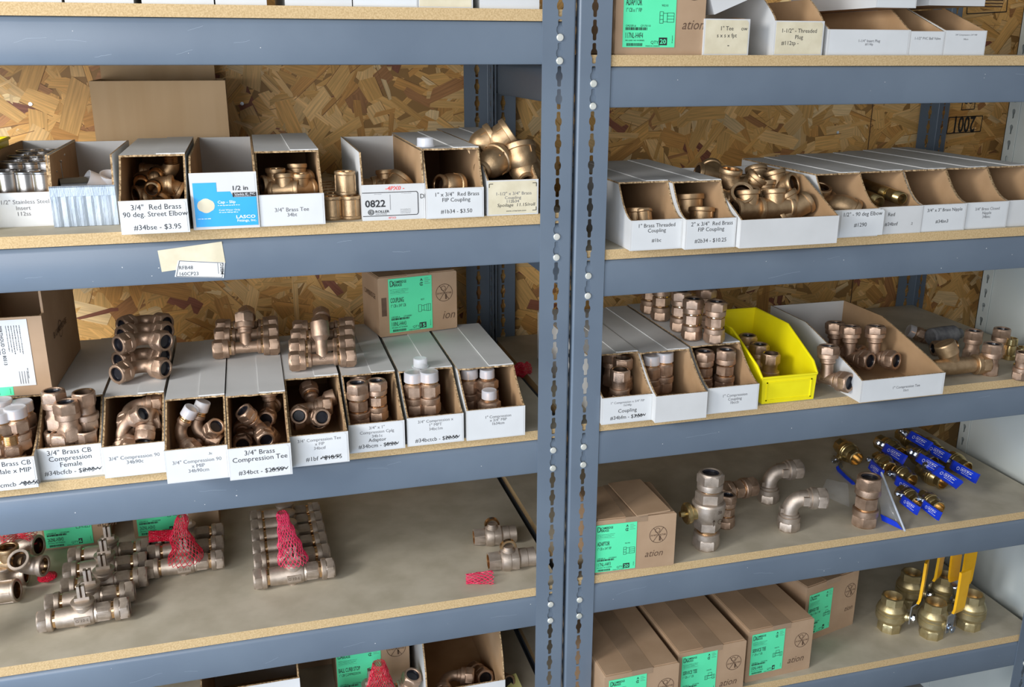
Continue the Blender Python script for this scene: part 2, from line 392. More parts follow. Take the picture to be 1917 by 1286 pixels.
def post_mesh(side, z0, z1, front=True, w=0.0597):
    """angle post, local x=0 at its outer corner, flange runs inward (side=+1: towards +x)."""
    mb = MB(); s_ = side; r = 0.004
    a, b = (r, w) if s_ > 0 else (-w, -r)
    yf = 0.0 if front else -0.002
    flange(mb, a, b, s_ * 0.0285, z0, z1, HOLE, 'steel', 'xz', yf)
    ya, yb = (r, 0.040) if front else (-0.040, -r)
    flange(mb, ya, yb, 0.021 if front else -0.021, z0, z1, HOLE, 'steel', 'yz', 0 if s_ > 0 else -0.002)
    # rounded corner
    ys = 1 if front else -1
    def P(rr, t): return (s_ * (r - rr * cos(t)), ys * (r - rr * sin(t)))
    out = [P(r, pi / 2 * k / 5) for k in range(6)]; inn = [P(r - .002, pi / 2 * k / 5) for k in range(5, -1, -1)]
    mb.prism(out + inn, z0, z1, 'z', 'steel')
    return mb.mesh('post', True, 0.7)
def rivets(zs, parent, xs):
    for z in zs:
        mb = MB(); mb.lathe([(.0062, .0), (.0062, .0016), (.0052, .0026), (.0001, .003)], 'rivet', Matrix.Translation((xs, 0, z)) @ aim((0, -1, 0)), 16)
        link('rivet', mb.mesh('rivet'), parent, label='pale round rivet head')
HX = 0.3942
UNITS = {}
def shelving(x0, x1, levels, label, deck_label, name):
    root = empty('shelving_unit', ((x0 + x1) / 2, 0.3, FLOOR_Z), label, 'shelving unit', 'grey steel shelving units')
    base = root.location.copy()
    def ch(nm, me, loc, **k): return link(nm, me, root, V(loc) - base, **k)
    zt = 0.55
    for (x, s_, fr) in ((x0, 1, True), (x1, -1, True), (x0, 1, False), (x1, -1, False)):
        p = ch('post', post_mesh(s_, FLOOR_Z, zt, fr), (x, -0.0025 if fr else 0.612, 0))
        if fr:
            rz = []
            for lv in levels:
                k = round((lv - .0348 - .019) / PITCH); rz += [k * PITCH - .0125 + PITCH, k * PITCH - .0125]
            rivets([z + 0.0 for z in rz], p, s_ * 0.0285)
    for i, lv in enumerate(levels):   # lv = beam top
        xa, xb = x0 + .0045, x1 - .0045
        prof = [(.030, lv), (.007, lv), (.0018, lv - .003), (0, lv - .009), (0, lv - .066), (.002, lv - .0695), (.011, lv - .0705), (.011, lv - .0685), (.0032, lv - .0672), (.0018, lv - .064), (.0018, lv - .0095), (.0034, lv - .0045), (.0072, lv - .002), (.030, lv - .002)]
        mb = MB(); mb.prism([(p[0], p[1] - FLOOR_Z) for p in prof], xa - base.x, xb - base.x, 'x', 'steel')
        bm_ = ch('beam', mb.mesh('beam', True, .9), (base.x, 0, FLOOR_Z)); 
        bm_['lv'] = lv
        if i == 2 and x0 > 0.2: pass
        UNITS[(name, i)] = bm_
        mb = MB(); mb.prism([(.612 - .0028 - p[0], p[1] - FLOOR_Z) for p in prof], xa - base.x, xb - base.x, 'x', 'steel'); ch('beam', mb.mesh('beam', True, .9), (base.x, 0, FLOOR_Z))
        for xs_, sg in ((x0 + .0045, 1), (x1 - .0045, -1)):   # end beams
            mb = MB(); pr = [(xs_ + sg * p[0] - base.x, p[1] - FLOOR_Z) for p in prof]
            mb.prism(pr, .045, .565, 'y', 'steel'); ch('end_beam', mb.mesh('end_beam', True, .9), (base.x, 0, FLOOR_Z))
        # particle board deck: a loose board
        mb = MB(); mb.box(-(x1 - x0) / 2 + .006, (x1 - x0) / 2 - .006, -.303, .303, .0, .019, 'deck_edge', None, ['deck_top', 'deck_top', 'deck_edge', 'deck_edge', 'deck_edge', 'deck_edge'])
        d = link('shelf_board', mb.mesh('shelf_board', False), None, ((x0 + x1) / 2, .3055, lv + .0003)); tag(d, deck_label[i], 'shelf board', 'particle board shelf decks')
    return root
PX = 0.4222
LL = [0.0896, -0.2557, -0.6751, -1.0197, -1.3626]
RL = [0.0160, -0.3285, -0.6715, -1.0115, -1.3565]
word = ['top', 'second', 'third', 'fourth', 'bottom']
shelving(PX - 1.2487, PX, LL, 'blue-grey steel shelving unit filling the left half, with rivet posts', [f'particle board deck on the {w} beam of the left unit' for w in word], 'L')
shelving(0.4279, 0.4279 + 1.2487, RL, 'blue-grey steel shelving unit filling the right half, beside the white steel panel', [f'particle board deck on the {w} beam of the right unit' for w in word], 'R')
DL = [z + .0193 for z in LL]; DR = [z + .0193 for z in RL]

# white enamelled unit standing to the right: closed side panel with keyholed post
def white_unit():
    r = empty('white_shelving_unit', (1.70, 0.2, FLOOR_Z), 'white enamel steel shelving unit with closed side panel, right of the grey units', 'shelving unit')
    mb = MB(); flange(mb, .355 - .2, .392 - .2, .373 - .2, 0, 2.35, [(-a, b) for a, b in KEY][::-1], 'white_steel', 'yz', 0)
    mb.box(0, .03, .390 - .2, .392 - .2, 0, 2.35, 'white_steel'); link('post', mb.mesh('post', True, .7), r)
    mb = MB(); flange(mb, -.222, -.185, -.203, 0, 2.35, KEY, 'white_steel', 'yz', 0)
    mb.box(0, .03, -.222, -.220, 0, 2.35, 'white_steel'); link('post', mb.mesh('post', True, .7), r)
    mb = MB(); mb.box(.0025, .004, -.186, .1545, 0, 2.35, 'white_steel'); link('side_panel', mb.mesh('side_panel', False), r)
    for z in (.35, .75, 1.15, 1.55, 1.95, 2.3):
        mb = MB(); mb.box(.006, .9, -.215, .385 - .2, z, z + .03, 'white_steel'); link('shelf', mb.mesh('shelf', False), r)
    mb = MB(); mb.box(.9, .902, -.22, .19, 0, 2.35, 'white_steel'); link('side_panel', mb.mesh('side_panel', False), r)
    mb = MB(); mb.box(.03, .9, .186, .188, 0, 2.35, 'white_steel'); link('back_panel', mb.mesh('back_panel', False), r)
    mb = MB(); mb.box(.030, .031, .15, .19, 0, 2.35, 'white_steel'); mb.box(.0045, .030, .150, .1515, 0, 2.35, 'white_steel'); link('added_hole_backing', mb.mesh('added_hole_backing', False), r)  # unseen backing added so the keyholes look into the dark
white_unit()
# stickers left on the beam of the left unit
def stickers():
    b = UNITS[('L', 1)]
    def quad(px, m, y, nm, w=None):
        P = [at(*p, Y=0.0) for p in px]; mb = MB()
        o = b.matrix_world if False else None
        base = V((PX - 1.2487 / 2, .3, FLOOR_Z)); 
        vs = [(p.x, y, p.z - 0) for p in P] + [(p.x, y + .0003, p.z) for p in P]
        mb.add(vs, [(0, 1, 2, 3), (7, 6, 5, 4), (0, 4, 5, 1), (1, 5, 6, 2), (2, 6, 7, 3), (3, 7, 4, 0)], m)
        return mb, P
    # world coordinates -> child of beam whose world origin is (base.x,0,FLOOR_Z)... beam origin = (base.x, 0, FLOOR_Z)
    org = V((PX - 1.2487 / 2, 0, FLOOR_Z))
    mb, P = quad([(303, 509), (422, 492), (415, 452), (295, 469)], 'cream_paper', -.0007, 'c')
    a = link('sticker', mb.mesh('sticker', False), b, -org + V((0, 0, 0)), 'aged cream paper sticker, blank and tilted')
    a.location = -org
    mb, P = quad([(327, 518), (419, 520), (421, 491), (333, 487)], 'paper', -.0012, 'w')
    w = link('sticker', mb.mesh('sticker', False), b, None, 'white stock sticker with printed codes'); w.location = -org
    mb = MB(); c = sum(P, V()) / 4; y = -.0014
    sl = -.035
    for i in range(4):
        p, q = c + (P[i] - c) * .93, c + (P[(i + 1) % 4] - c) * .93; bar(mb, p.x, p.z, q.x, q.z, .0008, 'ink', y)
    text(mb, 'RFB48', c.x - .033, c.z + .0048, .0085, 'ink', align='L', y=y, rot=sl)
    text(mb, '160CP23', c.x - .033, c.z - .0056, .0085, 'ink', align='L', y=y, rot=sl)
    text(mb, 'MBFG', c.x + .034, c.z - .001, .0075, 'ink', y=y, rot=pi / 2 + sl, bold=.01)
    bar(mb, c.x + .028, c.z - .009, c.x + .028, c.z + .009, .0006, 'ink', y)
    link('lettering', mb.mesh('lettering', False), w)
stickers()

def scuffs():
    rg = random.Random(8)
    for (nm, i), b in UNITS.items():
        org = V(((PX - 1.2487 / 2) if nm == 'L' else (.4279 + 1.2487 / 2), 0, FLOOR_Z)); lv = (LL if nm == 'L' else RL)[i]
        mb = MB(); xa, xb = (-.55, PX - .07) if nm == 'L' else (.5, 1.6)
        for k in range(9):
            x = rg.uniform(xa, xb); z = lv - rg.uniform(.014, .06)
            if rg.random() < .4:
                a = rg.uniform(-.15, .3); L_ = rg.uniform(.02, .07); px, pz = x, z
                for q in range(5):
                    nx, nz = px + L_ / 5, pz + (a + rg.uniform(-.2, .2)) * L_ / 5
                    if nz > lv - .011 or nz < lv - .064: break
                    bar(mb, px, pz, nx, nz, .00035, 'grey_paint', -.0002); px, pz = nx, nz
            else:
                n = 5; r_ = rg.uniform(.0005, .0013); mb.add([(x + r_ * rg.uniform(.6, 1.4) * cos(2 * pi * j / n), -.0002, z + r_ * rg.uniform(.6, 1.2) * sin(2 * pi * j / n)) for j in range(n)], [tuple(range(n))], 'chip')
        o = link('paint_scuffs', mb.mesh('paint_scuffs', False), b); o.location = -org; o['kind'] = 'stuff'
M['grey_paint'] = noise_mat('scratched_paint', (0.26, 0.32, 0.38), (0.32, 0.38, 0.44), 50, 0.5)
M['chip'] = noise_mat('bare_paint_chip', (0.5, 0.5, 0.5), (0.62, 0.62, 0.6), 50, 0.5)
scuffs()
# ================================================================= cardboard bins, cartons, labels
T_ = 0.003
BINS = []
def wob(n, a=0.0012):
    return [RNG.uniform(-a, a) for _ in range(n)]
def bin_mesh(w, d, h, lip, yo, p, cover, ragged=0.0, white_in=False):
    """picking bin of corrugated board: origin front bottom centre, +y runs back; white outside, kraft inside"""
    mb = MB(); hw = w / 2; inn = 'card_kraft'
    n = 9; cur = []
    for k in range(n + 1):
        t = 1 - k / n; y = yo * t; z = lip + (h - lip) * (t ** p)
        cur.append((y, z))
    if ragged:
        cur = [(y + RNG.uniform(-ragged, ragged), z) if 0 < i < n else (y, z) for i, (y, z) in enumerate(cur)]
    prof = [(0, 0), (d, 0), (d, h)] + cur
    mb.prism(prof, -hw, -hw + T_, 'x', 'card_edge', None, 'card_white', inn)
    mb.prism(prof, hw - T_, hw, 'x', 'card_edge', None, inn, 'card_white')
    # front panel slightly proud, with folded-in edge
    mb.box(-hw - .0008, hw + .0008, -.0022, T_ * .6, 0, lip, 'card_white', None, ['card_white', 'card_edge', 'card_white', inn, 'card_white', 'card_white'])
    mb.box(-hw + T_, hw - T_, .002, d - .002, .0, T_, inn)
    mb.box(-hw + T_, hw - T_, d - T_, d, T_, h - .0005, 'card_white', None, ['card_white', 'card_edge', 'card_white' if white_in else inn, 'card_white', 'card_white', 'card_white'])
    if cover:
        yo0 = yo - .001; m = 14
        fr = [(-hw + 2 * hw * i / m, yo0 + (RNG.uniform(-.0022, .0022) if 0 < i < m else 0)) for i in range(m + 1)]
        mb.prism(fr + [(hw, d), (-hw, d)], h - .0004, h + T_ - .0004, 'z', 'card_edge', None, inn, 'card_white')
        # second flap overlapping the first
        f2 = [(hw * .12, yo0 + .004)] + [(hw * .12 + hw * .88 * i / 6, yo0 + .003 + RNG.uniform(-.001, .001)) for i in range(1, 7)] + [(hw, d - .001), (hw * .06, d - .001)]
        mb.prism(f2, h + T_ - .0004, h + T_ + .0012, 'z', 'card_white')
    return mb.mesh('body', False)
def add_label(parent, w, lip, lines, lab=None, lw=None, lh=None, lx=0, lz=None, m='paper', strike=(), tilt=0.0, y=-.0026, extra=None, plain=False, design=None):
    """paper label on the front lip; lines = (text, x, z, size[, kw])"""
    real = parent['lip']; zs = real / (design or lip)
    lw = lw or w * .96; lh = lh or real * .93; lz = real / 2 if lz is None else lz; lines = [(l[0], l[1], l[2] * zs, l[3] * min(1, zs ** .5)) + tuple(l[4:]) for l in lines]
    mb = MB(); c, s_ = cos(tilt), sin(tilt)
    if not plain:
        pts = [(-lw / 2, -lh / 2), (lw / 2, -lh / 2), (lw / 2, lh / 2 - .004), (lw / 2 - .004, lh / 2), (-lw / 2, lh / 2)]
        mb.prism([(lx + a * c - b * s_, lz + a * s_ + b * c) for a, b in pts], y, y + .0003, 'y', m)
    else:
        mb.prism([(lx + a * c - b * s_, lz + a * s_ + b * c) for a, b in ((-lw / 2, -lh / 2), (lw / 2, -lh / 2), (lw / 2, lh / 2), (-lw / 2, lh / 2))], y + .0001, y + .0003, 'y', m)
    L_ = link('label', mb.mesh('label', False), parent)
    mb = MB()
    for ln in lines:
        kw = dict(ln[4]) if len(ln) > 4 else {}
        text(mb, ln[0], lx + ln[1] * c - (ln[2] - lz) * s_, ln[2] + ln[1] * s_, ln[3], y=y - .0003, rot=kw.pop('rot', 0) + tilt, **kw)
    for (x0, z0, x1, z1) in strike:
        bar(mb, x0, z0, x1, z1, .0009, 'ink', y - .0004); k = 9
        for i in range(k):
            a = x0 + (x1 - x0) * i / k; bar(mb, a, z0 + (.003 if i % 2 else -.002), a + (x1 - x0) / k * 1.3, z0 + (-.002 if i % 2 else .003), .0009, 'ink', y - .0004)
    if extra:
        extra(mb, y - .0003); mb.v = [(a, b_, c_ * zs) for a, b_, c_ in mb.v]
    if mb.v: link('lettering', mb.mesh('lettering', False), L_)
    return L_
def place_bin(pl, pr, deck, label, h=.114, lip=.057, d=.44, yo=.075, p=1.6, cover=True, ragged=0.0, white_in=False, w=None, name='bin_box', cat='bin', group=None, Y=None, cy=None, by=None):
    a = at(*pl, z=deck); b = at(*pr, z=deck); yy = (a.y + b.y) / 2 if Y is None else Y
    if Y is not None: a = at(*pl, Y=Y); b = at(*pr, Y=Y)
    ww = w or (b.x - a.x)
    if cy is not None: yo = cy - yy
    if by is not None: d = by - yy
    r = empty(name, (((a.x + b.x) / 2) if w is None else a.x + w / 2, yy, deck), label, cat, group)
    me = bin_mesh(ww, d, h, lip, yo, p, cover, ragged, white_in)
    link('body', me, r)
    r['w'] = ww; r['lip'] = lip; BINS.append((r, ww, d, h, yo if cover else 9))
    return r

# ---- second shelf, left unit -------------------------------------------------
D = DL[1]; G = 'white cardboard picking bins on the second shelf of the left unit'
b = place_bin((-14, 426), (103, 422), D, 'open white cardboard bin of shiny stainless steel inserts, leftmost on its shelf', cover=False, white_in=True, yo=.012, p=1.0, by=.393, lip=.056, group=G)
add_label(b, .1, .056, [('1-1/2" Stainless Steel', .004, .041, .0098, {'m': 'grey_ink'}), ('Insert', .004, .031, .0095, {'m': 'grey_ink'}), ('112ss', .004, .0215, .0095, {'m': 'grey_ink'})], plain=True)
b = place_bin((105, 424), (222, 421), D, 'open cardboard bin whose front is covered in silver duct tape', cover=False, white_in=True, yo=.016, p=1.0, by=.350, lip=.065, group=G)
mb = MB(); nn = 26
pts = [(-.055 + .11 * i / nn, -.0046 + .0008 * sin(i * 1.9) + .0004 * sin(i * 5.1)) for i in range(nn + 1)]
hwb = b['w'] / 2 + .001
pts = [(-hwb + 2 * hwb * i / nn, p_[1]) for i, p_ in enumerate(pts)]
mb.prism(pts + [(hwb, -.0022), (-hwb, -.0022)], .0005, .0625, 'z', 'duct_tape'); mb.box(-hwb, hwb, -.0058, -.003, .050, .0654, 'duct_tape'); mb.box(-hwb, hwb, -.0058, .004, .0645, .0662, 'duct_tape')
link('tape_front', mb.mesh('tape_front', False), b, label='ribbed silver duct tape over the front')
b = place_bin((230, 444), (356, 441), D, 'cardboard bin marked 90 deg. Street Elbow, overhanging the front of the board', cy=.042, by=.355, p=1.3, lip=.053, Y=-.024, group=G)
add_label(b, b['w'], .060, [('3/4"  Red Brass', .004, .048, .0130), ('90 deg. Street Elbow', .002, .0355, .0122), ('#34bse - $3.95', .003, .012, .0125)])
b = place_bin((364, 430), (486, 425), D, 'open bin with a sky blue and white pipe cap carton front', cover=False, white_in=True, yo=.035, p=.8, lip=.091, by=.386, group=G)
def lasco(mb, y):
    w = b['w'] / 2
    mb.add([(x, y, z) for x, z in ((-w * .93, .005), (w * .97, .005), (w * .97, .058), (w * .28, .058), (w * .18, .069), (-w * .22, .069), (-w * .22, .086), (-w * .93, .086))], [tuple(range(8))], 'blue_print')
    rect(mb, w * .25, w * .97, .0585, .0665, 'ink', y - .0001)
    text(mb, '1/2 in', w * .5, .075, .0115, bold=.012, y=y - .0001)
    text(mb, 'Schedule 40 - PVC', w * .62, .0635, .0062, 'white_ink', y=y - .0003, width=w * .62); fine(mb, w * .3, .0598, .026, .0014, 'white_ink', y - .0003)
    mb.add([(-w * .58 + .0135 * cos(a) * (1 if abs(sin(a)) < .8 else .8), y - .0002, .044 + .0135 * sin(a)) for a in [i * pi / 10 for i in range(20)]], [tuple(range(20))], 'cream_paper')
    text(mb, 'Cap - Slip', -w * .22, .050, .0072, 'white_ink', align='L', y=y - .0002, bold=.01); fine(mb, -w * .22, .0435, .034, .0024, 'white_ink', y - .0002)
    text(mb, 'Cold Water Only', -w * .2, .035, .0046, 'white_ink', align='L', y=y - .0002); fine(mb, -w * .2, .0305, .030, .0024, 'white_ink', y - .0002)
    fine(mb, -w * .86, .020, .020, .0022, 'white_ink', y - .0002)
    text(mb, 'LASCO', w * .9, .0215, .0082, 'white_ink', align='R', y=y - .0002, bold=.02, sx=1.2); text(mb, 'Fittings, Inc.', w * .92, .0145, .0064, 'white_ink', align='R', y=y - .0002, bold=.01)
add_label(b, b['w'], .104, [], design=.104, extra=lasco, plain=True, m='card_white')
b = place_bin((487, 425), (608, 418), D, 'cardboard bin marked 3/4" Brass Tee, left of the loose stacked couplings', cy=.052, by=.39, p=1.3, lip=.052, group=G)
add_label(b, b['w'], .064, [('3/4" Brass Tee', .0, .033, .0105, {'m': 'grey_ink'}), ('34bt', .0, .0225, .0098, {'m': 'grey_ink'})], plain=True)
b = place_bin((680, 414), (795, 408), D, 'open bin with a large 0822 label and red marker writing on its front', cover=False, white_in=True, yo=.016, p=.9, lip=.061, by=.335, group=G)
def roll(mb, y):
    w = b['w'] / 2
    text(mb, '-4PX0 -', 0.002, .0625, .0105, 'red_ink', bold=.02, y=y, shear=.15); text(mb, '4PX0', -.004, .0045, .006, 'red_ink', y=y)
    for a in ((-w, .0545, w * .74, .0545), (w * .78, .051, w * .78, .0125), (w * .74, .009, -w, .009)): bar(mb, *a, .0013, 'ink', y)
    bar(mb, w * .74, .0545, w * .78, .051, .0013, 'ink', y); bar(mb, w * .78, .0125, w * .74, .009, .0013, 'ink', y)
    text(mb, '0822', -w * .92, .0335, .0190, 'ink', align='L', bold=.022, y=y, sx=.92); bar(mb, -w * .12, .020, -w * .12, .050, .0006, 'grey_ink', y)
    ring(mb, -w * .74, .0165, .0054, .0012, 'ink', y); ring(mb, -w * .74, .0165, .0034, .0009, 'ink', y); text(mb, 'R', -w * .74, .0163, .0052, 'ink', bold=.02, y=y)
    text(mb, 'ROLLER', -w * .60, .0175, .0068, 'ink', align='L', bold=.02, y=y); text(mb, 'SOLUTIONS', -w * .60, .0125, .0036, 'grey_ink', align='L', y=y)
    for i in range(4): fine(mb, w * .20, .0205 - i * .0026, .018, .0013, 'grey_ink', y)
    fine(mb, -w * .62, .0515, .013, .0011, 'grey_ink', y); fine(mb, w * .25, .0515, .018, .0011, 'grey_ink', y)
    text(mb, 'DI', w * .94, .045, .013, 'ink', y=y, sx=.8)
add_label(b, b['w'], .070, [], design=.070, extra=roll, plain=True, m='card_white')
b = place_bin((800, 411), (903, 404), D, 'cardboard bin marked Red Brass FIP Coupling #1b34, a clear cap on its top', cy=.028, by=.375, p=1.0, lip=.052, group=G)
add_label(b, b['w'], .060, [('1" x 3/4"  Red Brass', .004, .048, .0105), ('FIP Coupling', .002, .037, .0105), ('#1b34 - $3.50', .002, .014, .0105)])
b = place_bin((912, 404), (1006, 400), D, 'white bin with torn yellowed label, heaped with large bell couplings by the post', yo=.07, p=1.1, lip=.062, by=.455, group=G, ragged=.002)
add_label(b, b['w'], .069, [('1-1/2" x 3/4" Brass', .002, .0475, .0092, {'m': 'grey_ink', 'y': -.0040} if 0 else {'m': 'grey_ink'}), ('Coupling', .000, .0385, .0088, {'m': 'grey_ink'}), ('112b34', .0, .0305, .0085, {'m': 'grey_ink'}), ('Spoilage  11.15/roll', .006, .0225, .0095, {'shear': .1}), ('www.criterium.com', .006, .0095, .0048)], m='cream_paper',
          extra=lambda mb, y: [bar(mb, *q, .0012, 'ink', y) for q in ((-.043, .062, -.036, .062), (-.043, .062, -.043, .055), (.036, .062, .043, .062), (.043, .062, .043, .055), (.043, .008, .043, .015), (.036, .008, .043, .008))])
# ---- third shelf, left unit --------------------------------------------------
D = DL[2]; G = 'white cardboard picking bins on the third shelf of the left unit'
L3 = [((-42, 929), (75, 904), 'cardboard bin cut by the left picture edge, marked CB Male x MIP', .056),
      ((78, 899), (196, 887), 'cardboard bin marked Brass CB Compression Female', .058),
      ((199, 893), (313, 884), 'cardboard bin marked 34b90c, full of compression elbows', .057),
      ((315, 905), (430, 892), 'cardboard bin marked 34b90cm, its front pulled past the board edge', .060),
      ((432, 899), (547, 886), 'cardboard bin marked 3/4" Brass Compression Tee', .058),
      ((547, 876), (653, 861), 'cardboard bin marked Compression Tee x FIP #1bf', .058),
      ((656, 850), (757, 836), 'cardboard bin marked #34bcm, two couplings standing inside', .055),
      ((764, 836), (867, 824), 'cardboard bin marked #34bctcb, a clear cap lying on its top', .056),
      ((874, 824), (982, 814), 'cardboard bin marked 1b34cm, last of its row beside the post', .060)]
TX = [[('3/4" Brass CB', .006, .047, .0120), ('Male x MIP', .012, .034, .0120), ('#34bcmcb - $6.50', .006, .010, .0115)],
      [('3/4" Brass CB', 0, .049, .0125), ('Compression', .0, .0375, .0125), ('Female', .0, .026, .0125), ('#34bcfcb - $8.95', -.004, .0125, .0115)],
      [('3/4" Compression 90', .0, .035, .0095, {'m': 'grey_ink'}), ('34b90c', .0, .026, .0095, {'m': 'grey_ink'})],
      [('3/4" Compression 90', .0, .037, .0092, {'m': 'grey_ink'}), ('x MIP', .001, .028, .0092, {'m': 'grey_ink'}), ('34b90cm', .001, .0195, .0092, {'m': 'grey_ink'}), ('.3c', .022, .048, .006)],
      [('3/4" Brass', .0, .048, .0125), ('Compression Tee', .0, .0365, .0125), ('#34bct - $28.50', .0, .0125, .0115)],
      [('3/4" Compression Tee', .0, .048, .0082, {'m': 'grey_ink'}), ('x FIP', .0, .040, .0082, {'m': 'grey_ink'}), ('34bctf', .0, .032, .0082, {'m': 'grey_ink'}), ('#1bf - $18.75', .006, .0125, .0115)],
      [('3/4" x 1"', .0, .0465, .0082, {'m': 'grey_ink'}), ('Compression Cplg', .0, .038, .0082, {'m': 'grey_ink'}), ('34b1c', .0, .030, .0082, {'m': 'grey_ink'}), ('Adaptor', .0, .0225, .0095), ('#34bcm - $8.50', .0, .0115, .0108)],
      [('3/4" Compression x', .0, .047, .0082, {'m': 'grey_ink'}), ('1" MPT', .0, .039, .0082, {'m': 'grey_ink'}), ('34bc1m', .0, .031, .0082, {'m': 'grey_ink'}), ('#34bctcb - $28.50', .001, .0105, .0108)],
      [('1" Compression', .004, .044, .0078, {'m': 'grey_ink'}), ('x 3/4" MIP', .004, .037, .0078, {'m': 'grey_ink'}), ('1b34cm', .004, .030, .0078, {'m': 'grey_ink'})]]
ST = [[(.018, .010, .044, .010)], [(.018, .0125, .046, .0125)], [], [], [(.016, .0125, .044, .0125)], [(.0, .0125, .034, .0125)], [(.015, .0115, .038, .0115)], [(.018, .0105, .044, .0105)], []]
for i, (pl, pr, lb, lp) in enumerate(L3):
    b = place_bin(pl, pr, D, lb, lip=lp, cy=(.122, .095, .078, .036, .026, .092, .085, .082, .066)[i], p=(1.3, 1.2, 1.2, 1.2, 1.3, 1.25, 1.2, 1.2, 1.15)[i], h=.114, d=(.44, .44, .44, .44, .44, .42, .43, .43, .37)[i], ragged=.0012, group=G)
    add_label(b, b['w'], lp, TX[i], strike=ST[i], plain=i in (2, 8))
# ---- top shelf, left unit ---------------------------------------------------
D = DL[0]; G = 'white cardboard bins along the top shelf of the left unit'
L1 = [((-52, 4), (115, 5), 'white bin front on the top left shelf, leftmost', ''), ((123, 5), (250, 9), 'white bin front on the top left shelf, second from the left', ''),
      ((267, 9), (400, 12), 'white bin front on the top left shelf, right of the wide dark gap', ''), ((405, 13), (499, 15), 'narrow white bin front on the top left shelf, near the middle', ''),
      ((535, 15), (658, 16), 'plain white bin front on the top left shelf, left of the one with printed code', ''), ((662, 16), (782, 18), 'white bin front with worn corners and a half visible printed code, top left shelf', '#1b34cm'),
      ((783, 18), (884, 19), 'yellowed bin front printed bbfnfh on the top left shelf', 'bbfnfh'), ((899, 19), (1008, 20), 'white bin front on the top left shelf, last before the post', '')]
for pl, pr, lb, tx in L1:
    b = place_bin(pl, pr, D, lb, yo=.08, group=G, h=.114, Y=.012)
    if tx: add_label(b, b['w'], .057, [(tx, 0, .0175, .0105)], m='paper' if '34' in tx else 'cream_paper')
# ---- second shelf, right unit ------------------------------------------------
D = DR[1]; G = 'white cardboard picking bins on the second shelf of the right unit'
b = place_bin((1180, 470), (1273, 464), D, 'cardboard bin marked 1" Brass Threaded Coupling, beside the post', cy=.050, by=.39, p=2.0, lip=.056, h=.114, group=G)
add_label(b, b['w'], .056, [('1" Brass Threaded', 0, .046, .0100), ('Coupling', 0, .0365, .0100), ('#1bc', 0, .018, .0095)])
b = place_bin((1281, 467), (1374, 462), D, 'cardboard bin marked 2" x 3/4" Red Brass FIP Coupling', cy=.034, by=.39, p=2.0, lip=.056, h=.114, group=G)
add_label(b, b['w'], .056, [('2" x 3/4"  Red Brass', .001, .047, .0105), ('FIP Coupling', 0, .0365, .0105), ('#2b34 - $10.25', .0, .0155, .0105)])
b = place_bin((1382, 464), (1566, 455), D, 'wide open white bin with a blank front, heaped with brass tees', cover=False, white_in=True, yo=.13, p=1.0, lip=.053, h=.114, d=.30, group=G)
xs4 = at(1568, 450, z=D).x
R2b = [(.0, 'cardboard bin with a 90 deg Elbow label hanging across its front', .055), (.1075, 'cardboard bin marked #34bnf with long brass nipples inside', .055),
       (.215, 'empty cardboard bin marked 3/4" x 3" Brass Nipple', .055), (.3225, 'empty cardboard bin marked Brass Closed Nipple, near the right picture edge', .055), (.43, 'cardboard bin cut off by the right picture edge', .055)]
for i, (dx, lb, lp) in enumerate(R2b):
    b = place_bin((1568, 450), (1675, 445), D, lb, yo=.072, p=1.9, lip=lp, h=.114, d=(.372, .40, .41, .44, .47)[i], w=.1045, group=G)
    b.location.x = xs4 + dx + .052; b.location.y = (-.004, .006, .008, .012, .016)[i]
    if i == 0:
        add_label(b, .104, lp, [('1/2" - 90 deg Elbow', 0, .046, .0112), ('#1290', -.004, .0245, .0112)], lw=.098, lx=.014, tilt=.0, y=-.0034)
    if i == 1: add_label(b, .104, lp, [('Red', -.020, .040, .0105), ('#34bnf', -.018, .0205, .0105), ('.2', .03, .0195, .007)], plain=True, m='card_white')
    if i == 2: add_label(b, .104, lp, [('3/4" x 3" Brass Nipple', 0, .044, .0095), ('#34bn3', -.004, .0205, .0100)])
    if i == 3: add_label(b, .104, lp, [('3/4" Brass Closed', 0, .041, .0085, {'m': 'grey_ink'}), ('Nipple', 0, .0325, .0085, {'m': 'grey_ink'}), ('34bnc', 0, .0245, .0085, {'m': 'grey_ink'})], plain=True)
# ---- third shelf, right unit -------------------------------------------------
D = DR[2]; G = 'white cardboard picking bins on the third shelf of the right unit'
b = place_bin((1124, 793), (1221, 787), D, 'cardboard bin marked Coupling #34bfm, partly behind the post', cy=.070, p=1.3, lip=.055, h=.114, d=.43, group=G)
add_label(b, b['w'], .055, [('1" Compression x 3/4" FIP', 0, .0435, .0066, {'m': 'grey_ink'}), ('1b34fip', 0, .037, .0062, {'m': 'grey_ink'}), ('Coupling', .0, .026, .0108), ('#34bfm - $3.50', -.002, .0125, .0108)], strike=[(.016, .0125, .038, .0125)])
b = place_bin((1227, 792), (1319, 780), D, 'cardboard bin with a blank white front, two capped fittings inside', cy=.060, p=1.4, lip=.055, h=.114, d=.43, group=G)
b = place_bin((1322, 775), (1416, 765), D, 'cardboard bin marked 1" Compression Coupling, with couplings standing on its top', cy=.074, p=1.5, lip=.055, h=.114, d=.43, group=G)
add_label(b, b['w'], .055, [('1" Compression', .004, .036, .0085, {'m': 'grey_ink'}), ('Coupling', .004, .028, .0085, {'m': 'grey_ink'}), ('1bccb', .004, .0205, .0085, {'m': 'grey_ink'})], plain=True)
b = place_bin((1606, 752), (1765, 738), D, 'wide open white bin marked 1" Compression Tee, right of the yellow bin', cover=False, white_in=True, yo=.22, p=.9, lip=.048, h=.112, d=.37, group=G)
add_label(b, b['w'], .048, [('1" Compression Tee', .008, .026, .0080, {'m': 'grey_ink'}), ('1bct', .008, .018, .0080, {'m': 'grey_ink'})], plain=True)
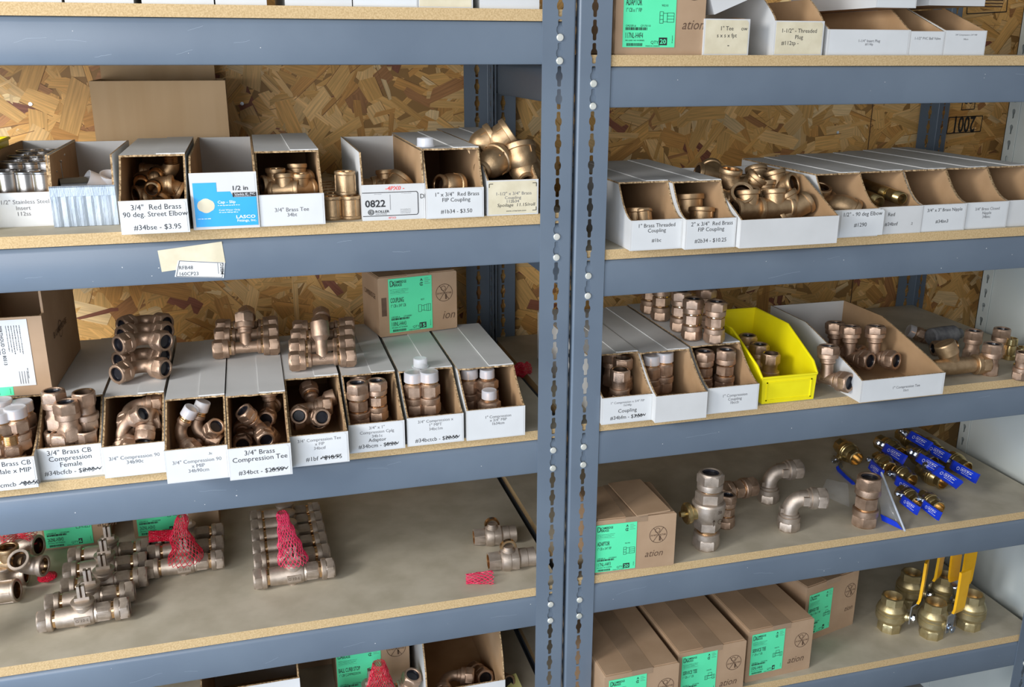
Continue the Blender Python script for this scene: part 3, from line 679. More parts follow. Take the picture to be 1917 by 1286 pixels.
# ---- top shelf, right unit ---------------------------------------------------
D = DR[0]; G = 'white cardboard bins along the top shelf of the right unit'
b = place_bin((1315, 106), (1398, 106), D, 'yellowed bin marked 1" Tee s x s x fpt with a tilted bin on top', cover=False, yo=.05, p=1, lip=.062, h=.066, d=.30, Y=.012, group=G)
add_label(b, b['w'], .062, [('1" Tee', .0, .046, .0100), ('ow', .034, .046, .0100), ('s x s x fpt', .0, .034, .0100), ('-', .004, .018, .014)], m='cream_paper')
b = place_bin((1446, 105), (1536, 105), D, 'yellowed bin marked 1-1/2" Threaded Plug', yo=.05, p=.8, lip=.060, h=.10, d=.34, cover=False, Y=.012, group=G)
add_label(b, b['w'], .060, [('1-1/2" - Threaded', .0, .043, .0102), ('Plug', .0, .032, .0102), ('#112tp -', -.018, .0215, .0102)], m='cream_paper')
b = place_bin((1546, 105), (1698, 103), D, 'wide shallow white bin marked 1-1/4" Insert Plug', yo=.06, p=1, lip=.046, h=.085, d=.34, cover=False, white_in=True, Y=.012, group=G)
add_label(b, b['w'], .046, [('1-1/4" Insert Plug', .0, .026, .0068, {'m': 'grey_ink'}), ('#114ip', .0, .020, .0062, {'m': 'grey_ink'})], plain=True)
swing_z = D + .086
b = place_bin((1700, 103), (1762, 103), D, 'narrow white bin marked 1-1/2" PVC Ball Valve', yo=.12, p=1, lip=.044, h=.090, d=.34, cover=False, Y=.012, group=G)
add_label(b, b['w'], .044, [('1-1/2" PVC Ball Valve', .0, .031, .0068, {'m': 'grey_ink'})], plain=True)
b = place_bin((1764, 103), (1840, 101), D, 'white bin at the right end of the top shelf, faint small print', yo=.12, p=1, lip=.046, h=.090, d=.34, cover=False, Y=.012, group=G)
add_label(b, b['w'], .046, [('3/4" Compression x 3/4" MIP', .0, .038, .0042, {'m': 'grey_ink'}), ('34bcm', .0, .030, .0042, {'m': 'grey_ink'})], plain=True)
b = place_bin((1635, 52), (1708, 52), swing_z, 'small white bin marked Swing Check Valve, stacked on the wide bin', yo=.05, p=1, lip=.050, h=.075, d=.30, cover=False, white_in=True, Y=.03, group=G)
add_label(b, b['w'], .050, [('3/4" Swing Check Valve (FPT)', .0, .031, .0052, {'m': 'grey_ink'}), ('34swcf', .0, .0245, .0052, {'m': 'grey_ink'})], plain=True)
b = place_bin((1738, 8), (1842, 5), D + .093, 'white bin lying across the right end bins, cut by the picture top', yo=.05, lip=.06, h=.10, d=.28, cover=False, Y=.06, group=G)
b = place_bin((1322, 44), (1410, 6), D + .101, 'tilted yellowed bin resting askew above the 1" Tee bin', yo=.05, lip=.06, h=.10, d=.28, w=.098, cover=False, Y=.02, group=G)
b.location.z = D + .088; b.rotation_euler = (0, rad(-22), 0); b.location.x += .012
# ---- fifth shelf, left unit
D = DL[4]; G = 'boxes on the lowest visible shelf of the left unit'
b = place_bin((802, 1430), (985, 1395), D, 'open white carton with fittings on the lowest shelf, beside the post', cover=False, yo=.10, p=.6, lip=.10, h=.275, d=.36, Y=.05, w=.17, group=G)
b = place_bin((390, 1430), (560, 1395), D, 'grey white bin with slanted sides on the lowest left shelf', cover=False, yo=.05, p=1, lip=.21, h=.24, d=.30, Y=.02, w=.185, group=G, white_in=True)

# ---- yellow plastic bins ------------------------------------------------------
def yellow_bin(loc, w, d, h, lip, label, rz=0):
    r = empty('plastic_bin', loc, label, 'bin', None, Euler((0, 0, rz)).to_matrix()); mb = MB(); t = .0022; hw = w / 2
    prof = [(.004, 0), (d, 0), (d, h), (.13, h), (.02, lip + .02), (0, lip)]
    for s_ in (-1, 1):
        tb = .006
        vs = []
        for (y, z) in prof: vs.append((s_ * (hw - tb * (1 - z / h)), y, z))
        for (y, z) in prof: vs.append((s_ * (hw - tb * (1 - z / h) - t), y, z))
        n = len(prof); fs = [tuple(range(n)), tuple(range(2 * n - 1, n - 1, -1))] + [(i, n + i, n + (i + 1) % n, (i + 1) % n) for i in range(n)]
        if s_ > 0: fs = [f[::-1] for f in fs]
        mb.add(vs, fs, 'yellow_plastic')
    mb.box(-hw + .006, hw - .006, 0.002, d - .001, 0, t, 'yellow_plastic')
    mb.prism([(-hw + .006, 0), (hw - .006, 0), (hw, h), (-hw, h)], d - t, d, 'y', 'yellow_plastic')
    mb.prism([(-hw + .006, 0), (hw - .006, 0), (hw - .003, lip), (-hw + .003, lip)], 0, t, 'y', 'yellow_plastic')
    link('body', mb.mesh('body', False), r)
    mb = MB()   # rolled rim along the sides, back and lip
    for s_ in (-1, 1):
        pts = [(s_ * (hw - .003), 0, lip), (s_ * (hw - .001), .02, lip + .02), (s_ * (hw + .001), .13, h), (s_ * (hw + .001), d, h)]
        mb.sweep(pts, .0028, 'yellow_plastic', 8)
    mb.sweep([(-hw, d, h), (hw, d, h)], .0028, 'yellow_plastic', 8); mb.sweep([(-hw + .003, 0, lip), (hw - .003, 0, lip)], .0028, 'yellow_plastic', 8)
    link('rim', mb.mesh('rim'), r)
    mb = MB(); a = hw - .014
    for x0, x1, z0, z1 in ((-a, a, .006, .0085), (-a, a, lip - .012, lip - .0095), (-a, -a + .0025, .006, lip - .0095), (a - .0025, a, .006, lip - .0095)): mb.box(x0, x1, -.0016, .0006, z0, z1, 'yellow_plastic')
    link('card_holder', mb.mesh('card_holder', False), r)
    return r
a = at(1422, 756, z=DR[2]); b_ = at(1526, 747, z=DR[2])
yellow_bin(((a.x + b_.x) / 2, (a.y + b_.y) / 2, DR[2]), (b_.x - a.x) + .006, .27, .125, .056, 'bright yellow plastic bin of bronze couplings, right of the couplings stacked on a bin')
p = at(19, 258, z=DL[1] + .125); yellow_bin((p.x - .057, p.y - .27, DL[1]), .108, .27, .125, .056, 'yellow plastic bin at the left picture edge, only its back corner showing')

# ---- green carton labels -------------------------------------------------------
def drawing(mb, kind, cx, cz, s, y):
    m = 'ink'; w = .0007
    def R_(x0, z0, x1, z1):
        for q in ((x0, z0, x1, z0), (x1, z0, x1, z1), (x1, z1, x0, z1), (x0, z1, x0, z0)): bar(mb, cx + q[0] * s, cz + q[1] * s, cx + q[2] * s, cz + q[3] * s, w, m, y)
    if kind == 'adaptor':
        R_(-1, -.75, -.5, .75); R_(-.5, -.55, .1, .55); R_(.1, -.6, 1.1, .6); bar(mb, cx + .1 * s, cz + .2 * s, cx + 1.1 * s, cz + .2 * s, w, m, y); bar(mb, cx + .1 * s, cz - .2 * s, cx + 1.1 * s, cz - .2 * s, w, m, y)
        bar(mb, cx - s, cz + .25 * s, cx - .5 * s, cz + .25 * s, w, m, y); bar(mb, cx - s, cz - .25 * s, cx - .5 * s, cz - .25 * s, w, m, y)
    elif kind == 'tee':
        R_(-1.1, -.6, -.5, .3); R_(.5, -.6, 1.1, .3); R_(-.4, .25, .4, .85); R_(-.5, -.4, .5, .15); bar(mb, cx - .8 * s, cz - .6 * s, cx - .8 * s, cz + .3 * s, w, m, y); bar(mb, cx + .8 * s, cz - .6 * s, cx + .8 * s, cz + .3 * s, w, m, y)
    else:
        R_(-1.1, -.6, -.55, .6); R_(-.55, -.4, -.1, .4); R_(-.1, -.5, .4, .5); R_(.4, -.6, 1.1, .6); bar(mb, cx + .7 * s, cz - .6 * s, cx + .7 * s, cz + .6 * s, w, m, y)
def green_label(parent, cx, z0, w, h, title, sub, order, code, qty, kind, stock='90210', y=0.0, tw=None, chip=False, X=None):
    """cx = centre x, z0 = bottom of label in the parent's frame; front face at y"""
    mb = MB(); x0 = cx - w / 2; x1 = cx + w / 2; y -= .0007
    if chip: mb.prism([(x0, z0 + .03), (x0 + .018, z0), (x1, z0), (x1, z0 + h), (x0, z0 + h)], y - .0004, y, 'y', 'green_paper')
    else: mb.box(x0, x1, y - .0004, y, z0, z0 + h, 'green_paper')
    L_ = link('label', mb.mesh('label', False), parent, None, 'mint green stock label'); mb = MB(); Y = y - .0008; u = w / 100.0
    def X_(a): return x0 + a * u
    def Z_(b): return z0 + b * h / 124
    # logo
    bar(mb, X_(4), Z_(119), X_(9.5), Z_(119), 1.3 * u, 'ink', Y); bar(mb, X_(4), Z_(107), X_(9.5), Z_(107), 1.3 * u, 'ink', Y); bar(mb, X_(4.2), Z_(107), X_(4.2), Z_(119), 1.3 * u, 'ink', Y); text(mb, '3', X_(10), Z_(113), 13 * u, 'ink', bold=.02, y=Y)
    text(mb, 'CAMBRIDGE', X_(13), Z_(116), 8.2 * u, 'ink', bold=.012, align='L', y=Y, width=28 * u); text(mb, 'BRASS', X_(13), Z_(109), 8.2 * u, 'ink', bold=.012, align='L', y=Y, width=18 * u)
    for i, l in enumerate((42, 40, 34)): fine(mb, X_(4), Z_(99 - 3.6 * i), l * u, 1.5 * u, 'ink', Y)
    text(mb, 'A', X_(76), Z_(116), 8 * u, 'ink', bold=.03, y=Y); ring(mb, X_(76), Z_(106), 4.2 * u, 1.2 * u, 'ink', Y, 16, .6, 5.7); text(mb, 'S', X_(76.5), Z_(106), 6.5 * u, 'ink', bold=.02, y=Y)
    for i in range(4): bar(mb, X_(83), Z_(118 - i * 4), X_(92 + (i % 2) * 4), Z_(118 - i * 4), .7 * u, 'grey_ink', Y)
    bar(mb, X_(4), Z_(88), X_(46), Z_(89), .35 * u, 'grey_ink', Y)
    text(mb, title, X_(4), Z_(75), 15 * u, 'ink', align='L', bold=.012, y=Y, width=(tw or 3.6 * len(title)) * u)
    text(mb, sub, X_(5), Z_(62), 9.5 * u, 'ink', align='L', y=Y, sx=.55)
    text(mb, stock, X_(78), Z_(70), 5 * u, 'ink', y=Y)
    drawing(mb, kind, X_(82), Z_(50), 13 * u, Y)
    text(mb, 'ORDER #', X_(5), Z_(36), 4.6 * u, 'ink', align='L', y=Y); text(mb, order, X_(33), Z_(36), 4.6 * u, 'ink', align='L', y=Y)
    rg = random.Random(len(code)); xx = 5.0
    while xx < 46: ww = rg.choice((.5, .5, .9, 1.3)); bar(mb, X_(xx), Z_(28.6), X_(xx), Z_(33.4), ww * u, 'ink', Y); xx += ww + rg.choice((.45, .7))
    text(mb, code, X_(5), Z_(20), 13.5 * u, 'ink', align='L', y=Y, width=3.3 * len(code) * u)
    text(mb, 'NO LEAD. NO WORRIES.', X_(5), Z_(11.5), 3.3 * u, 'ink', align='L', y=Y, bold=.01)
    text(mb, 'QTY', X_(61), Z_(8.5), 7.4 * u, 'ink', align='C', y=Y); rect(mb, X_(69), X_(69 + 8 * len(qty)), Z_(3.6), Z_(16.5), 'ink', Y); text(mb, qty, X_(69 + 4 * len(qty)), Z_(10), 11 * u, 'green_paper', bold=.02, y=Y - .0003, width=6 * len(qty) * u)
    xx = 8.0
    while xx < 38: ww = rg.choice((.6, .8, 1.3)); bar(mb, X_(xx), Z_(2), X_(xx), Z_(7), ww * u, 'ink', Y); xx += ww + rg.choice((.5, .8))
    text(mb, 'MADE IN CANADA', X_(44), Z_(2.3), 3.2 * u, 'ink', align='L', y=Y); fine(mb, X_(95), Z_(7), 13 * u, 1.6 * u, 'ink', Y, pi / 2)
    link('lettering', mb.mesh('lettering', False), L_)
    return L_
def carton(loc, w, d, h, label, rz=0, mat='carton', open_top=False, group='brown shipping cartons', name='carton', seam='y'):
    r = empty(name, loc, label, 'box', group, Euler((0, 0, rz)).to_matrix()); mb = MB(); t = .004; hw = w / 2; b_ = .0025
    if open_top:
        for q in ((-hw, hw, 0, t), (-hw, hw, d - t, d)): mb.box(*q, 0, h, mat, None, [mat, 'card_edge', mat, mat, mat, mat])
        for q in ((-hw, -hw + t), (hw - t, hw)): mb.box(*q, t, d - t, 0, h, mat, None, [mat, 'card_edge', mat, mat, mat, mat])
        mb.box(-hw + t, hw - t, t, d - t, 0, t, mat)
    else:
        # softened edges
        pts = [(-hw + b_, 0), (hw - b_, 0), (hw, b_), (hw, h - b_), (hw - b_, h), (-hw + b_, h), (-hw, h - b_), (-hw, b_)]
        mb.prism(pts, 0, d, 'y', mat)
        mb.box(-hw + .004, -.0006, .003, d - .003, h - .0005, h + .0018, mat); mb.box(.0006, hw - .004, .003, d - .003, h - .0005, h + .0018, mat)
    link('body', mb.mesh('body', False), r)
    if not open_top:
        mb = MB(); mb.box(-.024, .024, -.0004, d + .0004, h + .0018, h + .0022, 'tape'); mb.box(-.024, .024, -.0005, 0, h - .012, h + .0022, 'tape')
        link('packing_tape', mb.mesh('packing_tape', False), r)
    r['w'] = w; return r
def marks(r, cx, cz, rr=.020, wordx=None, wordz=None, word_='ation', wsize=.03, y=-.0004, X=None):
    mb = MB()
    if rr:
        ring(mb, cx, cz, rr, .0012, 'brown_ink', y)
        for a in (55, 125): bar(mb, cx - rr * cos(rad(a)), cz - rr * sin(rad(a)), cx + rr * cos(rad(a)), cz + rr * sin(rad(a)), .0013, 'brown_ink', y)
        text(mb, 'DO NOT PUNCTURE', cx, cz - .001, .0052, 'brown_ink', y=y - .0001, width=rr * 1.7, bold=.01)
        ring(mb, cx - rr * .1, cz + rr * .5, rr * .3, .0012, 'brown_ink', y, 10); rect(mb, cx + rr * .1, cx + rr * .3, cz - rr * .75, cz - rr * .2, 'brown_ink', y)
    if rr: link('printed_symbol', mb.mesh('printed_symbol', False), r)
    if wordx is not None:
        mb = MB(); text(mb, word_, wordx, wordz, wsize, 'brown_ink', y=y, shear=.28, sx=.9); link('printed_word', mb.mesh('printed_word', False), r)
def carton_px(pl, pr, deck, d, h, label, Y=None, rz=0, **kw):
    a = at(*pl, z=deck); b = at(*pr, z=deck)
    w = (b - a).length; ang = math.atan2(b.y - a.y, b.x - a.x)
    if Y is not None: a = at(*pl, Y=Y); b = at(*pr, Y=Y); w = b.x - a.x; ang = rz; 
    c = (a + b) / 2
    return carton((c.x, c.y if Y is None else Y, deck), w, d, h, label, ang if Y is None else rz, **kw)
# coupling carton resting on the bins of the third shelf
top3 = DL[2] + .114 + .0044
r = carton_px((711, 632), (856, 613), top3, .11, .128, 'brown carton with a green COUPLING label, standing on top of the bins', group='brown cartons with mint green labels')
w = r['w']; green_label(r, -w * .10, .007, .097, .117, 'COUPLING', '1" CB x 3/4" CB', 'CF104083', '118NL-H4H3', '15', 'coupling', 'RST', 0.0, tw=30)
marks(r, w * .335, .082, .0195, w * .385, .033, 'ion', .026)
mb = MB(); text(mb, 'CAMBRIDGE', 0, 0, .016, 'brown_ink', width=.075, rot=0); o = link('printed_marks', mb.mesh('printed_marks', False), r, (-w / 2 - .0004, .055, .085)); o.rotation_euler = (0, 0, -pi / 2)
mb = MB(); rect(mb, -w * .485 + .004, -w * .40, .045, .085, 'brown_ink', -.0003); o = link('printed_marks', mb.mesh('printed_marks', False), r)
# adaptor cartons
r = carton_px((1150, 108), (1316, 107), DR[0], .16, .15, Y=.014, label= 'brown carton with a green ADAPTOR 117NL-H4F4 label on the top shelf', group='brown cartons with mint green labels')
w = r['w']; green_label(r, -w / 2 + .014 + .0495, .013, .099, .124, 'ADAPTOR', '1" CB x 1" FIP', 'CF170110', '117NL-H4F4', '20', 'adaptor', '90210', 0.0, tw=30)
marks(r, w * .36, .112, .020, w * .36, .052, 'ation', .024)
r = carton_px((1113, 1075), (1261, 1057), DR[3], .15, .122, 'brown carton with a green ADAPTOR 117NL-H4F3 label, flap lifted, beside the post', group='brown cartons with mint green labels', open_top=False)
w = r['w']; green_label(r, -w / 2 + .001 + .043, .004, .088, .108, 'ADAPTOR', '1" CB x 3/4" FIP', 'CF104602', '117NL-H4F3', '20', 'adaptor', '90190', 0.0, tw=30)
marks(r, w * .28, .076, .0195, w * .23, .034, 'ation', .022)
mb = MB(); mb.prism([(-.002, .0), (.072, .004), (.060, .150), (-.014, .150)], 0, .003, 'z', 'carton'); o = link('flap', mb.mesh('flap', False), r, (.0, -.006, .1255)); o.rotation_euler = (rad(1.5), rad(-2), 0)
# bottom shelf cartons, right unit
D = DR[4]
GG = 'brown cartons with mint green labels'
def tee_carton(ptl, ptr, d, h, label, Yoff=None, qty='4', lx=None, word_='ation', chip=False, lw=.086):
    # anchored by the top front corners
    a = at(*ptl, z=D + h); b = at(*ptr, z=D + h); c = (a + b) / 2; w = (b - a).length; ang = math.atan2(b.y - a.y, b.x - a.x)
    r = carton((c.x, c.y, D), w, d, h, label, ang, group=GG); green_label(r, lx if lx is not None else -w / 2 + .010 + lw / 2, .018, lw, lw * 1.24, 'SERVICE TEE', '1" CB x 1" CB', 'CF172346', '150NL-H4H4', qty, 'tee', '140370', 0.0, tw=40, chip=chip)
    marks(r, w * .33, h - .052, .019, w * .26, h - .100, word_, .024); return r
tee_carton((1132, 1268), (1272, 1240), .26, .135, 'brown service tee carton nearest the posts, top flaps taped')
tee_carton((1270, 1224), (1398, 1198), .28, .135, 'brown service tee carton between two others on the bottom shelf')
tee_carton((1402, 1183), (1525, 1157), .27, .135, 'brown SERVICE TEE 150NL-H4H4 carton at the front right of its row')
r = carton_px((1500, 1206), (1596, 1168), D, .14, .155, 'brown SERVICE TEE carton standing further back by the ball valves', group=GG)
w = r['w']; green_label(r, -w / 2 + .012 + .038, .02, .078, .112, 'SERVICE TEE', '1" CB x 1" CB x 1" FIP', 'CF172346', '152NL-H4F4', '6', 'tee', '140380', 0.0, tw=40, chip=True); marks(r, w * .36, .105, .019, w * .36, .055, 'tion', .02)
# cartons behind the curb valves
D = DL[3]
r = carton_px((84, 1030), (208, 1015), D, .20, .16, 'low brown carton with green 262NL-H3H3 label behind the curb valves, left one', group=GG)
w = r['w']; green_label(r, -w / 2 + .004 + .048, .004, .096, .118, 'BALL CURB STOP', '3/4" CB COMPRESSION', 'CF187088', '262NL-H3H3', '6', 'coupling', '90190', 0.0, tw=44); marks(r, w * .3, .12, 0, w * .47, .05, 'ation', .022)
r = carton_px((253, 1009), (412, 990), D, .20, .16, 'low brown carton with green 262NL-H3H3 label behind the curb valves, right one', group=GG)
w = r['w']; green_label(r, -w / 2 + .008 + .048, .006, .096, .118, 'BALL CURB STOP', '3/4" CB COMPRESSION', 'CF187088', '262NL-H3H3', '6', 'coupling', '90190', 0.0, tw=44); marks(r, w * .3, .12, .02)
# ball curb stop carton on the lowest left shelf
D = DL[4]
a = at(628, 1228, Y=.17); b_ = at(766, 1208, Y=.17)
r = carton(((a.x + b_.x) / 2, .17, D), (b_.x - a.x), .2, a.z - D + .03, 'grey brown carton with green BALL CURB STOP label on the lowest left shelf', group=GG)
w = r['w']; h_ = a.z - D + .03; green_label(r, -w / 2 + .001 + .048, h_ - .140, .096, .118, 'BALL CURB STOP', '1" CB COMPRESSION', 'CF172346', '262NC-H4H4', '4', 'coupling', '90190', 0.0, tw=48); marks(r, w * .32, h_ - .035, .021)
a = at(602, 1250, Y=.34); r = carton((a.x, .34, D), .10, .22, .25, 'plain brown carton on the lowest left shelf behind the grey white bin', group='brown shipping cartons')
# big cartons
D = DL[1]
a = at(166, 152, Y=.44); b_ = at(421, 150, Y=.44)
r = carton(((a.x + b_.x) / 2, .44, D), b_.x - a.x, .16, a.z - D, 'large light brown open carton standing behind the bins against the board wall', mat='carton_light', open_top=True, group='brown shipping cartons')
mb = MB(); w = r['w']; mb.box(-w / 2 + .004, w / 2 - .022, .150, .154, a.z - D - .02, a.z - D + .06, 'carton_light', None, ['carton_light', 'card_edge', 'carton_light', 'carton_light', 'carton_light', 'carton_light']); link('flap', mb.mesh('flap', False), r)
# shipping carton on the bins at the left edge of the third shelf
a = at(99, 736, z=top3); b_ = at(-60, 748, z=top3)
w = (a - b_).length
r = carton(((a.x + b_.x) / 2, (a.y + b_.y) / 2, top3), w, .27, .142, 'brown carton with white shipping label and open top, on the bins at the left edge', math.atan2(a.y - b_.y, a.x - b_.x), open_top=True, group='brown shipping cartons')
mb = MB(); mb.box(w / 2 - .004, w / 2, .02, .27, .142, .19, 'carton'); link('flap', mb.mesh('flap', False), r)
mb = MB(); mb.box(-w / 2, w / 2, .262, .266, .142, .20, 'carton'); link('flap', mb.mesh('flap', False), r)
mb = MB(); mb.box(w / 2 - .140, w / 2 - .062, -.0004, 0, .002, .126, 'green_paper'); L_ = link('label', mb.mesh('label', False), r, None, 'mint green label mostly covered by a white one')
mb = MB(); rect(mb, w / 2 - .103, w / 2 - .084, .004, .016, 'ink', -.0008); text(mb, '20', w / 2 - .0935,   .0100, .012, 'green_paper', y=-.0012, bold=.02); fine(mb, w / 2 - .067, .005, .010, .0014, 'ink', -.0008, pi / 2); link('lettering', mb.mesh('lettering', False), L_)
mb = MB(); mb.box(w / 2 - .135, w / 2 - .024, -.0010, -.0006, .018, .138, 'paper'); L_ = link('label', mb.mesh('label', False), r, None, 'white shipping label printed sideways')
mb = MB(); q = w / 2
for i in range(6): fine(mb, q - .037 - i * .0042, .128, -.0 + .052 - .003 * (i % 3), .0018, 'ink', -.0014, -pi / 2)
text(mb, 'BERTHOUD CO 80513', q - .067, .128, .0072, 'ink', align='L', rot=-pi / 2, y=-.0014, bold=.012); text(mb, 'UNITED STATES', q - .075, .128, .0072, 'ink', align='L', rot=-pi / 2, y=-.0014, bold=.012)
text(mb, 'CO   0-03', q - .118, .128, .017, 'ink', align='L', rot=-pi / 2, y=-.0014, bold=.02); fine(mb, q - .034, .050, .02, .0018, 'ink', -.0014, -pi / 2)
for i in range(4): bar(mb, q - .036 - i * .004, .022, q - .036 - i * .004, .045, .0008, 'grey_ink', -.0014)
bar(mb, q - .084, .02, q - .084, .135, .0006, 'ink', -.0014)
rg = random.Random(4); zz = .062
while zz < .12: bar(mb, q - .100, zz, q - .090, zz, rg.choice((.0006, .0012)), 'ink', -.0014); zz += rg.choice((.0016, .0024))
link('lettering', mb.mesh('lettering', False), L_)
mb = MB(); ring(mb, 0, 0, .016, .0018, 'brown_ink'); text(mb, 'B CAMBRIDGE', .0, .002, .016, 'brown_ink', bold=.01, width=.11); o = link('printed_marks', mb.mesh('printed_marks', False), r, (w / 2 + .0005, .12, .085)); o.rotation_euler = (0, 0, pi / 2)
# ================================================================= pipe fittings (prototypes: mesh data made once, shared)
PROTO = {}
def proto(key, name, cat, parts): PROTO[key] = (name, cat, parts)   # parts: (part name, mesh, matrix or None, [sub parts])
def nut_prof(r, l, kind=6):
    """compression nut from its inner end z=0 to the open end z=l; r = outer radius of the round collar"""
    a = r * .915
    return [(r * .80, 0), (r * .95, .0008), (r, .002), (r, l * .30), (r * .985, l * .36), (a * .985, l * .40, 6), (a, l * .43, 6), (a, l * .86, 6), (r * .93, l * .93), (r * .88, l * .985), (r * .84, l), (r * .70, l), (r * .655, l - .0012)]
def nut_mesh(r, l, m='bronze'):
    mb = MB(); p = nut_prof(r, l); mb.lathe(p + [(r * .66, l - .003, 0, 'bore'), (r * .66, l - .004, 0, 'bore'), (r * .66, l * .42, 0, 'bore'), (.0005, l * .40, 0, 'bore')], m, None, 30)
    return mb.mesh('compression_nut')
def gasket_shade_mesh(r, l):
    mb = MB(); mb.lathe([(r * .655, l - .006), (r * .655, l - .0030), (r * .61, l - .0022), (r * .565, l - .0040), (r * .545, l - .008), (r * .545, l * .46), (.0004, l * .45)], 'rubber', None, 26)  # rim is the gasket; black tube and end disc paint the bore's shade
    return mb.mesh('gasket_and_bore_shade')
def band_mesh(r, z0, z1): 
    mb = MB(); mb.lathe([(r, z0), (r, z1)], 'machined', None, 26); return mb.mesh('machined_band')
_nc = {}
def nut_parts(r, l, X, m='bronze'):
    k = (round(r, 5), round(l, 5), m)
    if k not in _nc: _nc[k] = (nut_mesh(r, l, m), gasket_shade_mesh(r, l))
    return ('compression_nut', _nc[k][0], X, [('gasket_and_bore_shade', _nc[k][1])])
# couplings, standing: origin at centre, axis z
def comp_coupling(key, r, L, r2=None, label='compression_coupling', mid='hex', m='bronze'):
    r2 = r2 or r; ln = L * .36; l2 = L * .36
    mb = MB(); b = r * .80; h = L / 2 - ln
    mb.lathe([(r * .76, -h - .004), (r * .76, -h * .80), (r * .86, -h * .75), (r * .82, -h * .68, 6), (r * .82, h * .68, 6), (r * .86, h * .75), (r * .76, h * .80), (r * .76, h + .004)], m, None, 30)
    bd = mb.mesh('body')
    proto(key, label, 'pipe fitting', [('body', bd, None, []), ('machined_band', band_mesh(r * .80, -h - .0005, -h * .82), None, []), ('machined_band', band_mesh(r * .80, h * .82, h + .0005), None, []), nut_parts(r, ln, T(0, 0, h), m), nut_parts(r2, l2, T(0, 0, -h) @ aim((0, 0, -1)), m)])
comp_coupling('cpl1', .0210, .088)
comp_coupling('cpl34', .0190, .078)
comp_coupling('cplbig', .0275, .118)
# female adapter: nut on top, plain hex with threaded bore below
def female(key, r, L, rb, m='bronze'):
    mb = MB(); ln = L * .45; h = L / 2
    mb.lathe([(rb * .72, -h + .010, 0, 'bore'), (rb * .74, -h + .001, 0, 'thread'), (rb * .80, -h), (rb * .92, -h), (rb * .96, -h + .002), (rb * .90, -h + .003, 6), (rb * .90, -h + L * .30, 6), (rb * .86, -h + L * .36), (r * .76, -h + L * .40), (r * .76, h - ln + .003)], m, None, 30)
    proto(key, 'compression_adapter', 'pipe fitting', [('body', mb.mesh('body'), None, []), nut_parts(r, ln, T(0, 0, h - ln), m)])
female('fem', .0205, .070, .0195)
# male adapter with plastic thread cap: nut below, hex, thread above
def male(key, r, L, rt, capped=True, m='bronze'):
    h = L / 2; ln = L * .42; tl = L * .26
    mb = MB(); z = h - tl
    pr = [(r * .76, -h + ln - .003), (r * .76, -h + ln + .003), (r * .88, -h + ln + .004, 6), (r * .88, z - .004, 6), (r * .80, z - .001), (rt * .93, z)]
    k = 7
    for i in range(k): pr += [(rt * .92, z + tl * (i + .1) / k, 0, 'thread'), (rt * 1.0, z + tl * (i + .55) / k, 0, 'thread')]
    pr += [(rt * .90, h), (rt * .78, h), (rt * .74, h - .02, 0, 'bore')]
    mb.lathe(pr, m, None, 28)
    parts = [('body', mb.mesh('body'), None, []), nut_parts(r, ln, T(0, 0, -h + ln) @ aim((0, 0, -1)), m)]
    if capped:
        c = MB(); c.lathe([(rt * 1.05, h - tl * .80), (rt * 1.10, h - tl * .76), (rt * 1.07, h + .001), (rt * 1.0, h + .0025), (rt * .4, h + .0028)], 'cap', None, 26); parts.append(('thread_cap', c.mesh('thread_cap'), None, []))
    proto(key, 'male_adapter', 'pipe fitting', parts)
male('male', .0195, .072, .0165); male('male_bare', .0195, .066, .0150, False); male('male_small', .0220, .070, .0135); male('male_long', .0200, .082, .0165)
# tees: run along x, branch +z
def tee(key, r, L, B, branch='nut', m='bronze'):
    mb = MB(); ln = L * .25; rb = r * .60; h = L / 2 - ln
    mb.lathe([(rb * 1.22, -h - .003), (rb * 1.22, -h + .004), (rb * 1.28, -h + .005), (rb * 1.28, -h + .009), (rb, -h + .0115), (rb, h - .0115), (rb * 1.28, h - .009), (rb * 1.28, h - .005), (rb * 1.22, h - .004), (rb * 1.22, h + .003)], m, aim((1, 0, 0)), 26)
    bl = B - ln
    if branch == 'nut':
        mb.lathe([(rb * .98, 0), (rb * .98, bl - .012), (rb * 1.25, bl - .009), (rb * 1.25, bl - .005), (rb * 1.2, bl - .004), (rb * 1.2, bl + .003)], m, None, 26)
    else:
        q = r * .92
        mb.lathe([(rb * .98, 0), (rb * 1.0, B * .48), (q * .8, B * .55), (q * .97, B * .6), (q, B * .64), (q, B * .93), (q * .97, B), (q * .82, B), (q * .78, B - .003, 0, 'thread'), (q * .74, B - .014, 0, 'bore'), (.0005, B - .015, 0, 'bore')], m, None, 26)
    parts = [('body', mb.mesh('body'), None, []), nut_parts(r, ln, T(h, 0, 0) @ aim((1, 0, 0)), m), nut_parts(r, ln, T(-h, 0, 0) @ aim((-1, 0, 0)), m)]
    for q in (aim((1, 0, 0)), aim((-1, 0, 0))): parts.append(('machined_band', band_mesh(rb * 1.25, h - .0035, h + .0005), q, []))
    if branch == 'nut': parts.append(nut_parts(r, ln, T(0, 0, bl), m))
    t = MB(); text(t, 'BCC', 0, 0, .007, 'bore', y=-rb - .0002, bold=.01); parts.append(('cast_mark', t.mesh('cast_mark', False), None, []))
    proto(key, 'compression_tee', 'pipe fitting', parts)
tee('tee34', .0185, .128, .070); tee('tee34r', .0185, .125, .072, 'big'); tee('tee1', .0215, .112, .072); tee('teefip', .0170, .100, .042, 'big'); tee('tee34s', .0180, .100, .058)
